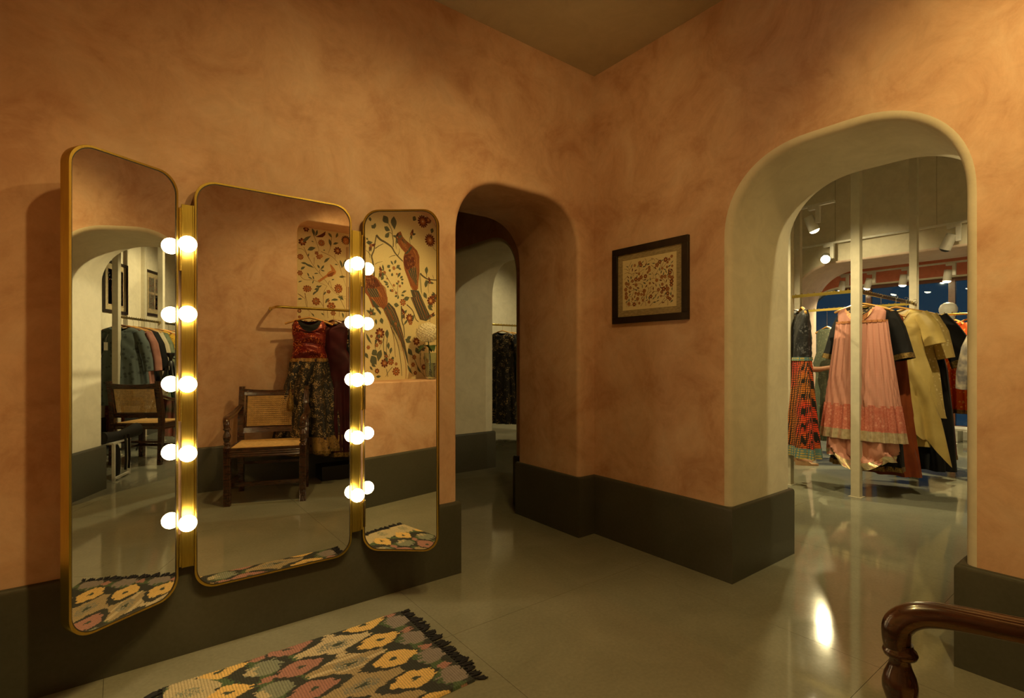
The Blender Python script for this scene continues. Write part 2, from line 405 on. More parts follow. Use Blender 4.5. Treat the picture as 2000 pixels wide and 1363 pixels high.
# skirting: swept profile along the foot of the walls
def skirting(name, path, side, zt=HS, proud=.015):
    prof = [(proud, 0), (proud, zt - .018), (proud * .8, zt - .008), (proud * .35, zt - .001), (0, zt), (-.045, zt)]
    P = [Vector((x, y)) for x, y in path]; n = len(P); rings = []
    for i in range(n):
        d0 = (P[i] - P[i - 1]).normalized() if i else None; d1 = (P[i + 1] - P[i]).normalized() if i < n - 1 else None
        n0 = Vector((-d0.y, d0.x)) * side if d0 else None; n1 = Vector((-d1.y, d1.x)) * side if d1 else None
        if n0 is None: m_ = n1
        elif n1 is None: m_ = n0
        else:
            m_ = (n0 + n1); m_ /= (m_.dot(n0)) or 1
        rings.append([(P[i].x + m_.x * a, P[i].y + m_.y * a, z) for a, z in prof])
    mb = MB(); k = len(prof); vs = [p for r_ in rings for p in r_]; fs = []
    for i in range(n - 1):
        for j in range(k - 1): fs.append((i * k + j, i * k + j + 1, (i + 1) * k + j + 1, (i + 1) * k + j))
    mb.add(vs, fs); o = struct(mb, name, M['skirt'], 50); return o
skirting('baseboard_back', [(XE, YD), (XE, YA), (1.507, YA), (1.507, YA2), (.5, YA2)], -1)
skirting('baseboard_right', [(XB2, .535), (XB, .535), (XB, YD), (XE, YD)], -1)
skirting('baseboard_corner', [(XB2, 3.363), (XB, 3.363), (XB, YA2), (2.454, YA2), (2.454, YA), (XB, YA), (XB, 1.4776), (XB2, 1.4776), (XB2, 3.363)], -1)
skirting('baseboard_corridor', [(XB2, 8.0), (XB2, 4.64), (XB, 4.64), (XB, 7.0)], 1)
skirting('baseboard_shop', [(XB2, -.8), (10.0, -.8)], 1)

# floor: base slab and stone tiles with fine recessed joints
mb = MB(); mb.box(-1, -1.8, -.12, 10.5, 8.3, -.004); fl = struct(mb, 'floor', M['grout'])
T = 1.196
xs = [-.047 + T * k for k in range(-1, 10)]; ys = [.72 + 1.211 * k for k in range(-2, 8)]
tiles = {}
for i in range(len(xs) - 1):
    for j in range(len(ys) - 1):
        q = MB(); g = .0008
        q.box(xs[i] + g, ys[j] + g, -.02, xs[i + 1] - g, ys[j + 1] - g, 0)
        q.build('floor_tile', M['floor'], fl, smooth=0)
# ceiling rails for lights in the front room (outside the frame, seen from the side only)

# ------------------------------------------------------------------ trifold dressing mirror
def rrect(w_, h_, r, n=10):
    pts = []
    for cx, cz, a0 in ((w_ - r, r, -pi / 2), (w_ - r, h_ - r, 0), (r, h_ - r, pi / 2), (r, r, pi)):
        for k in range(n + 1):
            a = a0 + pi / 2 * k / n; pts.append((cx + r * cos(a), cz + r * sin(a)))
    return pts
MZ0, MHH = 1.0936 - 1.6693 / 2, 1.6693
mir = thing('trifold_mirror', 'tall three-part brass-framed dressing mirror with lit globe bulbs hung on the peach wall', 'mirror', (.56, 2.44, 0))
def local(o): o.matrix_parent_inverse = mir.matrix_world.inverted(); return o
mirror_M = Matrix.Translation((.56, 2.44, 0))
def leaf_mirror(x, y, a, wd, r, dep):
    """frame front outline starts at (x,y), runs along angle a"""
    u = Vector((cos(a), sin(a), 0)); nb = Vector((-sin(a), cos(a), 0))   # nb points to the wall
    o0 = Vector((x, y, MZ0)) - Vector((.56, 2.44, 0))
    out = rrect(wd, MHH, r); rim = .0075
    inn = [(rim + (p[0]) * (wd - 2 * rim) / wd, rim + p[1] * (MHH - 2 * rim) / MHH) for p in out]
    P = lambda q, d: o0 + u * q[0] + Vector((0, 0, q[1])) + nb * d
    n = len(out); mb = MB(); rings = [[P(q, dep) for q in out], [P(q, .001) for q in out], [P((q[0] * .998 + wd * .001, q[1] * .999 + .001), -.0005) for q in out],
                                      [P(q, -.0005) for q in inn], [P(q, .004) for q in inn]]
    mb.loft(rings, cap=False)
    bk = [P(q, dep) for q in out]; mb.add(bk, [tuple(range(n))])
    fo = mb.build('mirror_frame', M['brass'], mir, 30)
    g = MB(); inn2 = [(rim + .0028 + p[0] * (wd - 2 * rim - .0056) / wd, rim + .0028 + p[1] * (MHH - 2 * rim - .0056) / MHH) for p in out]
    g.add([P(q, .0025) for q in inn2], [tuple(range(n))]); g.build('mirror_glass', M['mirror'], mir, 0)
    k = MB(); k.loft([[P(q, .0012) for q in inn], [P(q, .0012) for q in inn2], [P(q, .003) for q in inn2]], cap=False); k.build('gasket', M['darkgasket'], fo, 30)
leaf_mirror(.2412, 2.4317, -.0037, .6454, .078, .04)
leaf_mirror(-.1327, 2.2325, .5516, .3742, .075, .045)
leaf_mirror(.947, 2.4459, -.6922, .3723, .075, .028)
for sx, bxx, sgn in ((.2185, .2145, -1), (.9115, .900, 1)):
    q = MB(); q.box(sx - .56 - .0215, 2.437 - 2.44, .362, sx - .56 + .0215, 2.475 - 2.44, 1.818)
    q.box(sx - .56 - .0215, 2.434 - 2.44, .362, sx - .56 - .0165, 2.44 - 2.44, 1.818); q.box(sx - .56 + .0165, 2.434 - 2.44, .362, sx - .56 + .0215, 2.44 - 2.44, 1.818)
    st = q.build('light_strip', M['brass2'], mir, 30, bevel=.001)
    for z in (1.652, 1.376, 1.098, .824, .549):
        b_ = MB(); b_.lathe([(0, 0)] + [(.032 * sin(t), .032 * (1 - cos(t))) for t in [pi * i / 14 for i in range(1, 13)]] + [(.013, .066), (.013, .070)], at=(bxx - .56, 2.36 - 2.44, z), n=24, axis='Y')
        b_.build('globe_bulb', M['bulb'], st, 60)
        s_ = MB(); s_.lathe([(.0, 0), (.015, 0), (.016, .006), (.0195, .008), (.0195, .016), (0, .016)], at=(bxx - .56, 2.422 - 2.44, z), n=20, axis='Y')
        s_.build('bulb_socket', M['socket'], st, 40)
    hx = .192 if sgn < 0 else .938
    for za, zb in ((.37, .50), (.95, 1.07), (1.55, 1.80)):
        h = MB(); h.tube([(hx - .56, 2.432 - 2.44, za), (hx - .56, 2.432 - 2.44, zb)], .0055, 10); h.build('hinge', M['brass'], mir, 40)

# ------------------------------------------------------------------ cane armchair
def cane_panel(mb, P, nu, nv, wf=.30):
    """open woven cane between four corners given by P(u,v,h)"""
    def strip(a, b_, wdt, h):
        p0 = P(*a, h); p1 = P(*b_, h); d = (p1 - p0).normalized(); nrm = (P(0, 0, .01) - P(0, 0, 0)).normalized(); s_ = d.cross(nrm).normalized() * wdt / 2
        mb.add([p0 - s_, p0 + s_, p1 + s_, p1 - s_, p0 - s_ - nrm * .0012, p0 + s_ - nrm * .0012, p1 + s_ - nrm * .0012, p1 - s_ - nrm * .0012], [(0, 1, 2, 3), (0, 4, 5, 1), (2, 6, 7, 3), (4, 7, 6, 5), (1, 5, 6, 2), (0, 3, 7, 4)])
    W = (P(1, 0, 0) - P(0, 0, 0)).length / nu; H = (P(0, 1, 0) - P(0, 0, 0)).length / nv
    for i in range(nu + 1):
        strip((i / nu, 0), (i / nu, 1), W * wf, .0)
    for j in range(nv + 1): strip((0, j / nv), (1, j / nv), H * wf, .0008)
    for k in range(-nv, nu):
        a = (max(k, 0) / nu, max(-k, 0) / nv); t = min(nu - max(k, 0), nv - max(-k, 0))
        strip(a, ((max(k, 0) + t) / nu, (max(-k, 0) + t) / nv), W * wf * .8, .0016)
        strip((1 - a[0], a[1]), (1 - (max(k, 0) + t) / nu, (max(-k, 0) + t) / nv), W * wf * .8, .0022)
def reeded_bar(mb, p0, p1, w_, h_, n=4):
    """rectangular bar with shallow reeds on all long faces; w_ along side vec"""
    p0 = Vector(p0); p1 = Vector(p1); d = (p1 - p0).normalized()
    s_ = Vector((1, 0, 0)) if abs(d.x) < .8 else Vector((0, 1, 0))
    s_ = (s_ - s_.dot(d) * d).normalized(); t = d.cross(s_).normalized()
    def ring(p):
        out = []
        cs = [(-w_ / 2, -h_ / 2), (w_ / 2, -h_ / 2), (w_ / 2, h_ / 2), (-w_ / 2, h_ / 2)]
        for i in range(4):
            a, b_ = cs[i], cs[(i + 1) % 4]; m_ = n
            nx, ny = (a[1] + b_[1]) / 2, 0
            cen = ((a[0] + b_[0]) / 2, (a[1] + b_[1]) / 2); L_ = math.hypot(*cen)
            for k in range(m_ * 3):
                f = k / (m_ * 3); dep = (.0 if k % 3 else .0028) if 0 < k else 0
                out.append(p + s_ * (a[0] + (b_[0] - a[0]) * f - cen[0] / L_ * dep) + t * (a[1] + (b_[1] - a[1]) * f - cen[1] / L_ * dep))
        return out
    mb.loft([ring(p0), ring(p1)])
def make_chair(name, label, loc, rz, group=None):
    t = thing(name, label, 'chair', loc, rz, group)
    X, W = .285, M['wood']
    for s_ in (-1, 1):
        q = MB(); reeded_bar(q, (s_ * X, -.0, 0), (s_ * X, 0, .475), .05, .05); q.build('front_leg', W, t, 30)
        q = MB(); bx = s_ * (X - .012)
        pts = [(bx, -.50, 0), (bx, -.48, .25), (bx, -.468, .47), (bx, -.478, .62), (bx, -.505, .80), (bx, -.535, .945)]
        rings = []
        for (px, py, pz), hw in zip(pts, (.020, .023, .025, .024, .022, .021)):
            ring = []
            for a, b_ in ((-1, -1), (1, -1), (1, 1), (-1, 1)):
                ring.append(Vector((px + a * hw, py + b_ * hw, pz)))
            full = []
            for i in range(4):
                a, b_ = ring[i], ring[(i + 1) % 4]
                for k in range(6): full.append(a.lerp(b_, k / 6) * 1.0 + (Vector((px, py, pz)) - a.lerp(b_, .5)).normalized() * (.002 if k in (2, 4) else 0))
            rings.append(full)
        q.loft(rings); q.build('back_leg', W, t, 30)
        # arm: reeded top sweeping back from the turned post
        path = [(s_ * .272, -.485, .775), (s_ * .280, -.44, .762), (s_ * .292, -.37, .738), (s_ * .300, -.28, .720), (s_ * .302, -.18, .712), (s_ * .300, -.09, .711), (s_ * .298, -.045, .708), (s_ * .294, -.010, .698), (s_ * .290, .012, .678), (s_ * .287, .016, .652), (s_ * .286, .012, .625)]
        secs = [(.017, .013), (.02, .014), (.024, .015), (.026, .016), (.027, .017), (.027, .019), (.026, .022), (.0255, .0245), (.025, .025), (.0235, .0235), (.022, .022)]
        def cr(a, k, t):
            b_ = [a[max(k - 1, 0)], a[k], a[min(k + 1, len(a) - 1)], a[min(k + 2, len(a) - 1)]]
            return [.5 * ((2 * b_[1][q]) + (-b_[0][q] + b_[2][q]) * t + (2 * b_[0][q] - 5 * b_[1][q] + 4 * b_[2][q] - b_[3][q]) * t * t + (-b_[0][q] + 3 * b_[1][q] - 3 * b_[2][q] + b_[3][q]) * t ** 3) for q in range(len(b_[0]))]
        path0, secs0 = path, secs; path = []; secs = []; idx = []
        for k in range(len(path0) - 1):
            for m2 in range(5): path.append(cr(path0, k, m2 / 5)); secs.append(cr(secs0, k, m2 / 5)); idx.append(k + m2 / 5)
        path.append(path0[-1]); secs.append(secs0[-1]); idx.append(len(path0) - 1)
        rings = []; Pp = [Vector(p) for p in path]; n = 140
        for i, p in enumerate(Pp):
            d = (Pp[min(i + 1, len(Pp) - 1)] - Pp[max(i - 1, 0)]).normalized(); sd = Vector((1, 0, 0)); sd = (sd - sd.dot(d) * d).normalized(); up = sd.cross(d).normalized()
            ru, rv = secs[i]; flat = max(0, 1 - max(0, idx[i] - 4) / 2.5); ring = []
            for k in range(n):
                a = 2 * pi * k / n; e_ = 2 + 2.2 * flat
                cx = abs(cos(a)) ** (2 / e_) * (1 if cos(a) >= 0 else -1); sx_ = abs(sin(a)) ** (2 / e_) * (1 if sin(a) >= 0 else -1)
                rv2 = rv - (flat * .0032 * max(0, cos(cx * 2 * pi * 2.0)) ** 2 if (sin(a) > .3 and abs(cx) < .86) else 0)
                ring.append(p + sd * (cx * ru) + up * (sx_ * rv2))
            rings.append(ring)
        q = MB(); q.loft(rings); q.build('arm', W, t, 35)
        q = MB(); q.lathe([(.016, .466), (.026, .470), (.027, .482), (.020, .490), (.017, .498), (.025, .506), (.025, .512), (.019, .520), (.024, .535), (.029, .552), (.0295, .566), (.026, .582), (.019, .600), (.017, .610), (.0185, .616), (.027, .620), (.029, .626), (.027, .632), (.0215, .637), (.021, .645)], at=(s_ * .2855, .010, 0), n=28)
        q.build('turned_post', W, t, 50)
    q = MB(); reeded_bar(q, (-X + .02, 0, .43), (X - .02, 0, .43), .045, .072); q.build('seat_rail', W, t, 30)
    q = MB(); reeded_bar(q, (-X + .03, -.468, .43), (X - .03, -.468, .43), .03, .06, 2); q.build('seat_rail', W, t, 30)
    for s_ in (-1, 1):
        q = MB(); reeded_bar(q, (s_ * X, -.02, .43), (s_ * (X - .012), -.45, .43), .035, .068, 3); q.build('seat_rail', W, t, 30)
        q = MB(); q.box(s_ * X - .011, -.47, .135, s_ * X + .011, -.02, .165); q.build('stretcher', W, t, 30)
    q = MB(); q.box(-X + .02, -.075, .14, X - .02, -.05, .172); q.build('stretcher', W, t, 30)
    q = MB(); q.box(-X + .02, -.495, .245, X - .02, -.475, .27); q.build('stretcher', W, t, 30)
    q = MB(); cane_panel(q, lambda u, v, h: Vector((-X + .025 + u * (2 * X - .05), -.45 + v * .435, .4665 + h)), 34, 27, .42); q.build('cane_seat', M['cane'], t, 0, kind='stuff')
    # back: curved top rail, lower rail, framed cane
    def bk(x, z, f=0):
        y = -.478 + (z - .62) * -.19; cur = -.022 * (1 - (x / .27) ** 2); return Vector((x, y + cur + f, z))
    def rail(z0, z1, dip, nm):
        q = MB(); rings = []
        for k in range(13):
            x = -.265 + .53 * k / 12; dp = dip * (1 - (x / .265) ** 2); ring = []
            for f, z in ((-.011, z0), (-.011, z1 - dp), (-.006, z1 - dp + .003), (.006, z1 - dp + .003), (.011, z1 - dp), (.013, (z0 + z1 - dp) / 2), (.011, z0)): ring.append(bk(x, z, f))
            rings.append(ring)
        q.loft(rings); q.build(nm, W, t, 35)
    rail(.868, .922, .018, 'top_rail'); rail(.530, .575, 0, 'lower_rail')
    q = MB(); cane_panel(q, lambda u, v, h: bk(-.225 + u * .45, .592 + v * .262, .004 + h), 24, 14, .27); q.build('cane_back', M['cane'], t, 0, kind='stuff')
    fr_ = MB()
    for a, b_ in (((-.235, .58), (.235, .58)), ((-.235, .865), (.235, .865))):
        fr_.tube([bk(a[0] + (b_[0] - a[0]) * k / 10, a[1], .002) for k in range(11)], .0085, 6)
    for x in (-.235, .235): fr_.tube([bk(x, .58, .002), bk(x, .72, .002), bk(x, .865, .002)], .0085, 6)
    fr_.build('panel_frame', W, t, 35)
    return t
wx, wy = .5706 / .606, .2041 / .606
chair1 = make_chair('cane_armchair', 'dark wooden cane-seated armchair close to the camera, seen whole in the middle mirror', (.948, .234, 0), atan2(wy, wx))
chair2 = dup(chair1, (4.905, .34, 0), R(-79.6), 'dark cane-backed armchair in the shop, seen from behind in the left mirror')

# ------------------------------------------------------------------ woven rug with knotted fringe
def make_rug():
    t = thing('rug', 'small woven rug with yellow, pink and grey flowers and black fringe, under the mirrors', 'rug', (.585, 1.925, 0))
    nx, ny = 380, 150; L_, W_ = .93, .645; vs = []; cols = []
    K = dict(dk=(.030, .034, .030), gn=(.075, .125, .060), gy=(.24, .25, .21), li=(.27, .235, .225), ye=(.82, .56, .20), be=(.42, .33, .19), cb=(.62, .52, .34), pk=(.42, .21, .18), cr=(.56, .48, .31), te=(.25, .28, .22), hole=(.05, .07, .055))
    r2 = random.Random(3)
    jag = [[r2.uniform(-1, 1) for _ in range(80)] for _ in range(160)]
    def colour(u, v, i, j):
        # u from the right fringe (0) leftwards, v from the near edge; weft threads end raggedly
        X = 1.05 - u; Y = 1.6025 + v; jj = j // 2
        def el(cx, ph, a, b_, id_, per=.163):
            k = round((Y - ph) / per); cy = ph + k * per; dx = X - cx + .016 * jag[jj][(id_ * 7 + k) % 80]; dy = Y - cy
            return (dx / a) ** 2 + (dy / b_) ** 2 < 1
        def sp(cx, ph, a, b_, id_, per=.163):       # ellipse with pointed ends
            k = round((Y - ph) / per); cy = ph + k * per; dx = abs(X - cx + .012 * jag[jj][(id_ * 5 + k) % 80]) / a; dy = abs(Y - cy) / b_
            return dx ** 1.25 + dy ** 1.5 < 1
        A_, B_ = 1.744, 1.662
        c = 'gn' if (sin(X * 47 + .8 * sin(Y * 38)) + .5 * jag[jj][i // 9 % 80]) > .35 else 'dk'
        if el(1.0, B_ + .015, .055, .052, 1): c = 'li'
        if el(1.003, A_ + .005, .026, .019, 2): c = 'pk'
        if sp(.71, B_, .155, .135, 3) : c = 'be' if Y < 2.0 + .1 * jag[jj][5] else 'cb'
        if el(.71, B_ - .005, .068, .030, 4) and jag[(i * 3 + jj) % 160][jj % 80] > -.25: c = 'gy'
        if el(.71, B_ - .005, .024, .011, 5): c = 'hole'
        if sp(.85, A_, .125, .062, 6): c = 'dk'
        if sp(.872, A_, .092, .055, 7): c = 'ye'
        if el(.872, A_, .017, .011, 8): c = 'hole'
        if sp(.575, A_, .125, .062, 9): c = 'dk'
        if sp(.555, A_, .088, .052, 10): c = 'pk'
        if el(.552, A_, .015, .010, 11): c = 'hole'
        if el(.445, B_, .062, .050, 12): c = 'te'
        if el(.40, B_, .018, .030, 13): c = 'cr'
        if el(.435, A_, .030, .017, 14): c = 'pk'
        if sp(.305, A_, .085, .052, 15): c = 'ye'
        if el(.305, A_, .016, .011, 16): c = 'hole'
        if sp(.19, B_, .10, .105, 17): c = 'cr'
        if el(.19, B_, .05, .028, 18) and jag[(i * 3 + jj) % 160][jj % 80] > 0: c = 'te'
        return K[c]
    wav = lambda u, v: .0018 * sin(u * 21 + 1) * sin(v * 13)
    for i in range(nx + 1):
        for j in range(ny + 1):
            u = i / nx * L_; v = j / ny * W_
            edge = .004 * sin(u * 17) * (1 if j > ny / 2 else 0) + (.010 * math.exp(-((u - .56) / .012) ** 2) if j > ny * .8 else 0) + .0012 * jag[i // 3][j // 2]
            z = .0080 + .0016 * abs(sin(i * pi / 4)) + (.0007 if j % 2 else -.0003) + wav(u, v)
            if j in (0, ny) or i in (0, nx): z = .001
            x = L_ / 2 - u; y = -W_ / 2 + v + edge * (v / W_)
            vs.append((x, y, z)); a = .8 + .28 * r2.random()
            c = colour(u, v, i, j); sh = a * (1.05 if (i % 4) else .62); cols += [c[0] * sh, c[1] * sh, c[2] * sh, 1]
    fs = [(i * (ny + 1) + j, (i + 1) * (ny + 1) + j, (i + 1) * (ny + 1) + j + 1, i * (ny + 1) + j + 1) for i in range(nx) for j in range(ny)]
    me = bpy.data.meshes.new('woven_field'); me.from_pydata(vs, [], fs)
    ca = me.color_attributes.new('weave', 'FLOAT_COLOR', 'POINT'); ca.data.foreach_set('color', cols)
    m, nt, b = mat('rug_weave'); at = N(nt, 'ShaderNodeVertexColor'); at.layer_name = 'weave'; nt.links.new(at.outputs[0], b.inputs['Base Color']); b.inputs['Roughness'].default_value = .85
    co = objco(nt); wv = N(nt, 'ShaderNodeTexWave', Scale=48.0, Distortion=.8); wv.bands_direction = 'Y'; nt.links.new(co, wv.inputs[0]); bump(nt, b, wv.outputs[0], .5, .003)
    me.materials.append(m); me.polygons.foreach_set('use_smooth', [True] * len(me.polygons))
    o = bpy.data.objects.new('woven_field', me); C.objects.link(o); o.parent = t
    bd = plain('fringe_yarn', (.012, .012, .018), .9)
    for end, sx in ((1, 1), (-1, -1)):
        for k in range(34):
            y = -W_ / 2 + .010 + k * (W_ - .020) / 33 + r2.uniform(-.004, .004); q = MB(); x0 = sx * (L_ / 2 - .002)
            ln = r2.uniform(.040, .060); bend = r2.uniform(-.018, .018)
            q.tube([(x0, y, .007), (x0 + sx * .008, y, .008), (x0 + sx * .014, y + bend * .1, .006)], [.0035, .0055, .004], 6)
            for s_ in range(8):
                dy = r2.uniform(-.010, .010); e = ln * r2.uniform(.75, 1.1)
                q.tube([(x0 + sx * .012, y, .006), (x0 + sx * e * .5, y + bend * .4 + dy * .6, .005 + r2.uniform(0, .004)), (x0 + sx * e, y + bend + dy, .0025 + r2.uniform(0, .006))], [.0030, .0034, .0024], 5)
            q.build('tassel', bd, t, 60)
    return t
make_rug()

# ------------------------------------------------------------------ framed print on the right wall
def print_shapes(items, to3, seq='printed_pattern', parent=None, base=.0003, lw=.74):
    """flat printed motifs as thin inked layers; items in panel metres (a, z)"""
    keys = sorted(set(it[2] for it in items)); mats = [M['art_' + k] for k in keys]; mb = MB()
    for idx, it in enumerate(items):
        kind, P, col, w_ = it[:4]; mi = keys.index(col); h = base + idx * .0000015
        if kind == 's':
            n = len(P); pts = []
            # smooth polyline
            for i in range(n - 1):
                p0 = P[max(i - 1, 0)]; p1 = P[i]; p2 = P[i + 1]; p3 = P[min(i + 2, n - 1)]
                for k in range(4):
                    t = k / 4; pts.append([.5 * ((2 * p1[q]) + (-p0[q] + p2[q]) * t + (2 * p0[q] - 5 * p1[q] + 4 * p2[q] - p3[q]) * t * t + (-p0[q] + 3 * p1[q] - 3 * p2[q] + p3[q]) * t ** 3) for q in (0, 1)])
            pts.append(P[-1]); m_ = len(pts); L1 = []; L2 = []
            for i in range(m_):
                a = pts[max(i - 1, 0)]; b_ = pts[min(i + 1, m_ - 1)]; dx, dy = b_[0] - a[0], b_[1] - a[1]; L_ = math.hypot(dx, dy) or 1
                ww = w_ / 2 * (1 - .55 * i / m_); L1.append((pts[i][0] - dy / L_ * ww, pts[i][1] + dx / L_ * ww)); L2.append((pts[i][0] + dy / L_ * ww, pts[i][1] - dx / L_ * ww))
            mb.add([to3(*p, h) for p in L1 + L2], [(i, i + 1, m_ + i + 1, m_ + i) for i in range(m_ - 1)], mi)
        elif kind == 'l':
            w_ = w_ * lw; (x0, y0), (x1, y1) = P; dx, dy = x1 - x0, y1 - y0; prof = (0, .55, .95, 1, .75, .35, 0); m_ = len(prof); top = []; bot = []
            for i, q in enumerate(prof):
                t = i / (m_ - 1); L_ = math.hypot(dx, dy) or 1; cx, cy = x0 + dx * t, y0 + dy * t; cu = sin(t * pi) * .10 * L_
                top.append((cx - dy / L_ * (w_ / 2 * q + cu * .5), cy + dx / L_ * (w_ / 2 * q + cu * .5))); bot.append((cx + dy / L_ * (w_ / 2 * q - cu * .5), cy - dx / L_ * (w_ / 2 * q - cu * .5)))
            mb.add([to3(*p, h) for p in top + bot], [(i, i + 1, m_ + i + 1, m_ + i) for i in range(m_ - 1)], mi)
        elif kind == 'p':
            tr = tessellate_polygon([[Vector((p[0], p[1], 0)) for p in P]]); mb.add([to3(*p, h) for p in P], [tuple(t) for t in tr], mi)
        elif kind == 'f':
            (x0, y0), = P; np_ = it[4]; r = w_ * .9; pts = [(x0, y0)]; m_ = np_ * 6
            for k in range(m_):
                a = 2 * pi * k / m_; rr = r * (.66 + .34 * abs(cos(a * np_ / 2)) ** .7); pts.append((x0 + rr * cos(a), y0 + rr * sin(a)))
            mb.add([to3(*p, h) for p in pts], [(0, 1 + k, 1 + (k + 1) % m_) for k in range(m_)], mi)
            for rr0, cc, ph_ in ((.66, 'rust' if col == 'maroon' else 'tan', .5), (.40, 'maroon' if col == 'rust' else 'tan', 0), (.17, 'paper', 0)):
                if cc not in keys: keys.append(cc); mats.append(M['art_' + cc])
                mj = keys.index(cc); m2 = np_ * 4; ps = [(x0, y0)]
                for k in range(m2):
                    a = 2 * pi * k / m2 + ph_ * 2 * pi / np_; rr = r * rr0 * (.62 + .38 * abs(cos(a * np_ / 2 - ph_ * pi)) ** .8); ps.append((x0 + rr * cos(a), y0 + rr * sin(a)))
                mb.add([to3(*p, h + .0000004 * (1 + (.66 - rr0) * 3)) for p in ps], [(0, 1 + k, 1 + (k + 1) % m2) for k in range(m2)], mj)
            for k in range(np_):
                a = 2 * pi * (k + .5) / np_; p1 = (x0 + r * .25 * cos(a), y0 + r * .25 * sin(a)); p2 = (x0 + r * .78 * cos(a), y0 + r * .78 * sin(a)); nx_, ny_ = -sin(a) * r * .035, cos(a) * r * .035
                if 'tan' not in keys: keys.append('tan'); mats.append(M['art_tan'])
                mb.add([to3(*p, h + .0000010) for p in ((p1[0] + nx_, p1[1] + ny_), (p1[0] - nx_, p1[1] - ny_), p2)], [(0, 1, 2)], keys.index('tan'))
    return mb.build(seq, mats, parent, 0)
# ------------------------------------------------------------------ painted wallpaper motifs
# each canvas is a 1000-unit drawing sheet laid on its panel by a fixed projective fit (panel metres)
def canvas(h):
    def F(x, y):
        x, y = x / 1000, y / 1000; k = h[6] * x + 1
        return [(h[0] * x + h[1]) / k, (h[2] * x + h[3] * y + h[4]) / k]
    return F
ART1 = []; ART2 = []; out = ART1
def add(F, kind, pts, col, w=None, extra=None):
    P_ = [F(*p) for p in pts]
    if w is not None:
        a = F(*pts[0]); b = F(pts[0][0] + w, pts[0][1]); c_ = F(pts[0][0], pts[0][1] + w)
        w = (abs(b[0] - a[0]) + abs(c_[1] - a[1])) / 2
    out.append([kind, P_, col, w] + ([extra] if extra is not None else []))
A = canvas((-.9029, 1.4032, -.1463, -.6519, 2.5325, 0, -.1219)); B = canvas((-.9029, 1.4032, -.1463, -.6519, 1.7331, 0, -.1219))
# trunk + branches
S=lambda F,p,w,c='branch': add(F,'s',p,c,w)
S(A,[(205,960),(205,880),(190,760),(175,680),(205,600),(215,520),(230,440),(235,400)],24)
S(A,[(235,400),(290,460),(360,500),(440,560),(480,630),(530,690),(590,750)],30)
S(A,[(220,580),(270,545),(330,515)],12)
S(A,[(460,560),(462,480),(450,400),(440,330),(400,250)],14)
S(A,[(440,380),(400,365),(360,400)],8)
S(A,[(180,690),(130,630),(95,600)],8); S(A,[(220,790),(250,770),(320,750)],7); S(A,[(490,670),(440,680),(405,700)],8); S(A,[(520,680),(545,620),(540,580)],9)
S(A,[(820,910),(860,950),(930,990),(1040,1000)],24); S(A,[(905,960),(910,900),(915,850)],8); S(A,[(1000,980),(985,930)],7)
S(A,[(960,470),(1000,580),(1040,610)],6)
L=lambda F,a,b,w,c='leaf': add(F,'l',[a,b],c,w)
for a,b,w in [((330,140),(400,250),90),((470,150),(480,330),80),((340,290),(420,340),60),((350,430),(410,370),50),((100,500),(190,495),45),((150,160),(160,220),40),((170,270),(215,310),45),((225,240),(210,320),36),((720,160),(770,200),60),((990,310),(970,380),45),((910,820),(905,930),45),((890,1100),(900,990),45),((100,440),(130,460),25)]: L(A,a,b,w)
for a,b,w in [((320,790),(340,880),24),((265,845),(340,870),24),((270,930),(350,925),24),((300,1000),(330,930),40),((380,830),(420,800),40),((430,740),(465,800),24),((500,730),(480,790),28),((550,800),(500,850),36),((570,860),(520,840),28),((400,880),(430,860),34),((440,950),(450,900),30),((560,900),(520,970),30),((590,950),(550,980),26),((600,990),(560,1000),24),((330,1010),(400,1040),24),((350,1060),(400,1050),24),((380,1100),(400,1070),26),((420,1120),(440,1160),30),((590,1060),(570,1020),30),((520,1060),(500,1030),28),((480,1220),(520,1200),26),((520,1255),(530,1200),24),((610,1210),(560,1200),24),((640,1140),(570,1180),24)]: L(A,a,b,w)
for x,y,r in [(345,900,26),(470,840,28),(510,920,16),(380,980,14),(470,1070,20),(550,1080,20),(450,1140,22),(500,1170,20),(530,1020,18)]: add(A,'f',[(x,y)],'rust',r,6)
S(A,[(345,900),(430,1050),(520,1200)],7); S(A,[(540,1010),(520,1100),(525,1220)],7)
for x,y,r in [(855,220,85),(930,200,50),(950,470,85)]: add(A,'f',[(x,y)],'maroon',r,14)
add(A,'f',[(985,1260)],'maroon',60,9); L(A,(870,1160),(910,1250),50)
for a,b,w in [((930,1300),(990,1363),50)]: L(A,a,b,w)
# upper bird
Pg=lambda F,p,c: add(F,'p',p,c)
Pg(A,[(560,350),(580,400),(590,430),(640,480),(720,545),(780,610),(810,690),(808,800),(812,880),(800,1000),(790,1090),(770,1160),(730,1150),(690,1080),(650,960),(610,850),(595,760),(600,690),(615,630),(570,580),(530,520),(500,480),(498,400),(520,370)],'rust')
Pg(A,[(500,400),(520,370),(535,380),(520,420),(520,500),(505,520),(495,450)],'dark')
Pg(A,[(590,440),(640,480),(640,530),(600,500),(575,460)],'slate')
Pg(A,[(690,550),(715,560),(680,620),(640,655),(615,650),(650,610)],'slate')
Pg(A,[(600,690),(640,660),(700,650),(740,700),(745,800),(700,850),(640,860),(605,800)],'maroon')
Pg(A,[(660,870),(750,810),(790,900),(770,1080),(730,1010),(680,940)],'slate')
S(A,[(730,600),(770,700),(780,850),(775,1000)],8,'tan'); S(A,[(650,950),(690,1060),(740,1140)],8,'tan'); S(A,[(620,870),(660,980),(700,1080)],7,'maroon')
for k in range(5): S(A,[(560+k*14,470+k*10),(600+k*14,560+k*10)],5,'tan')
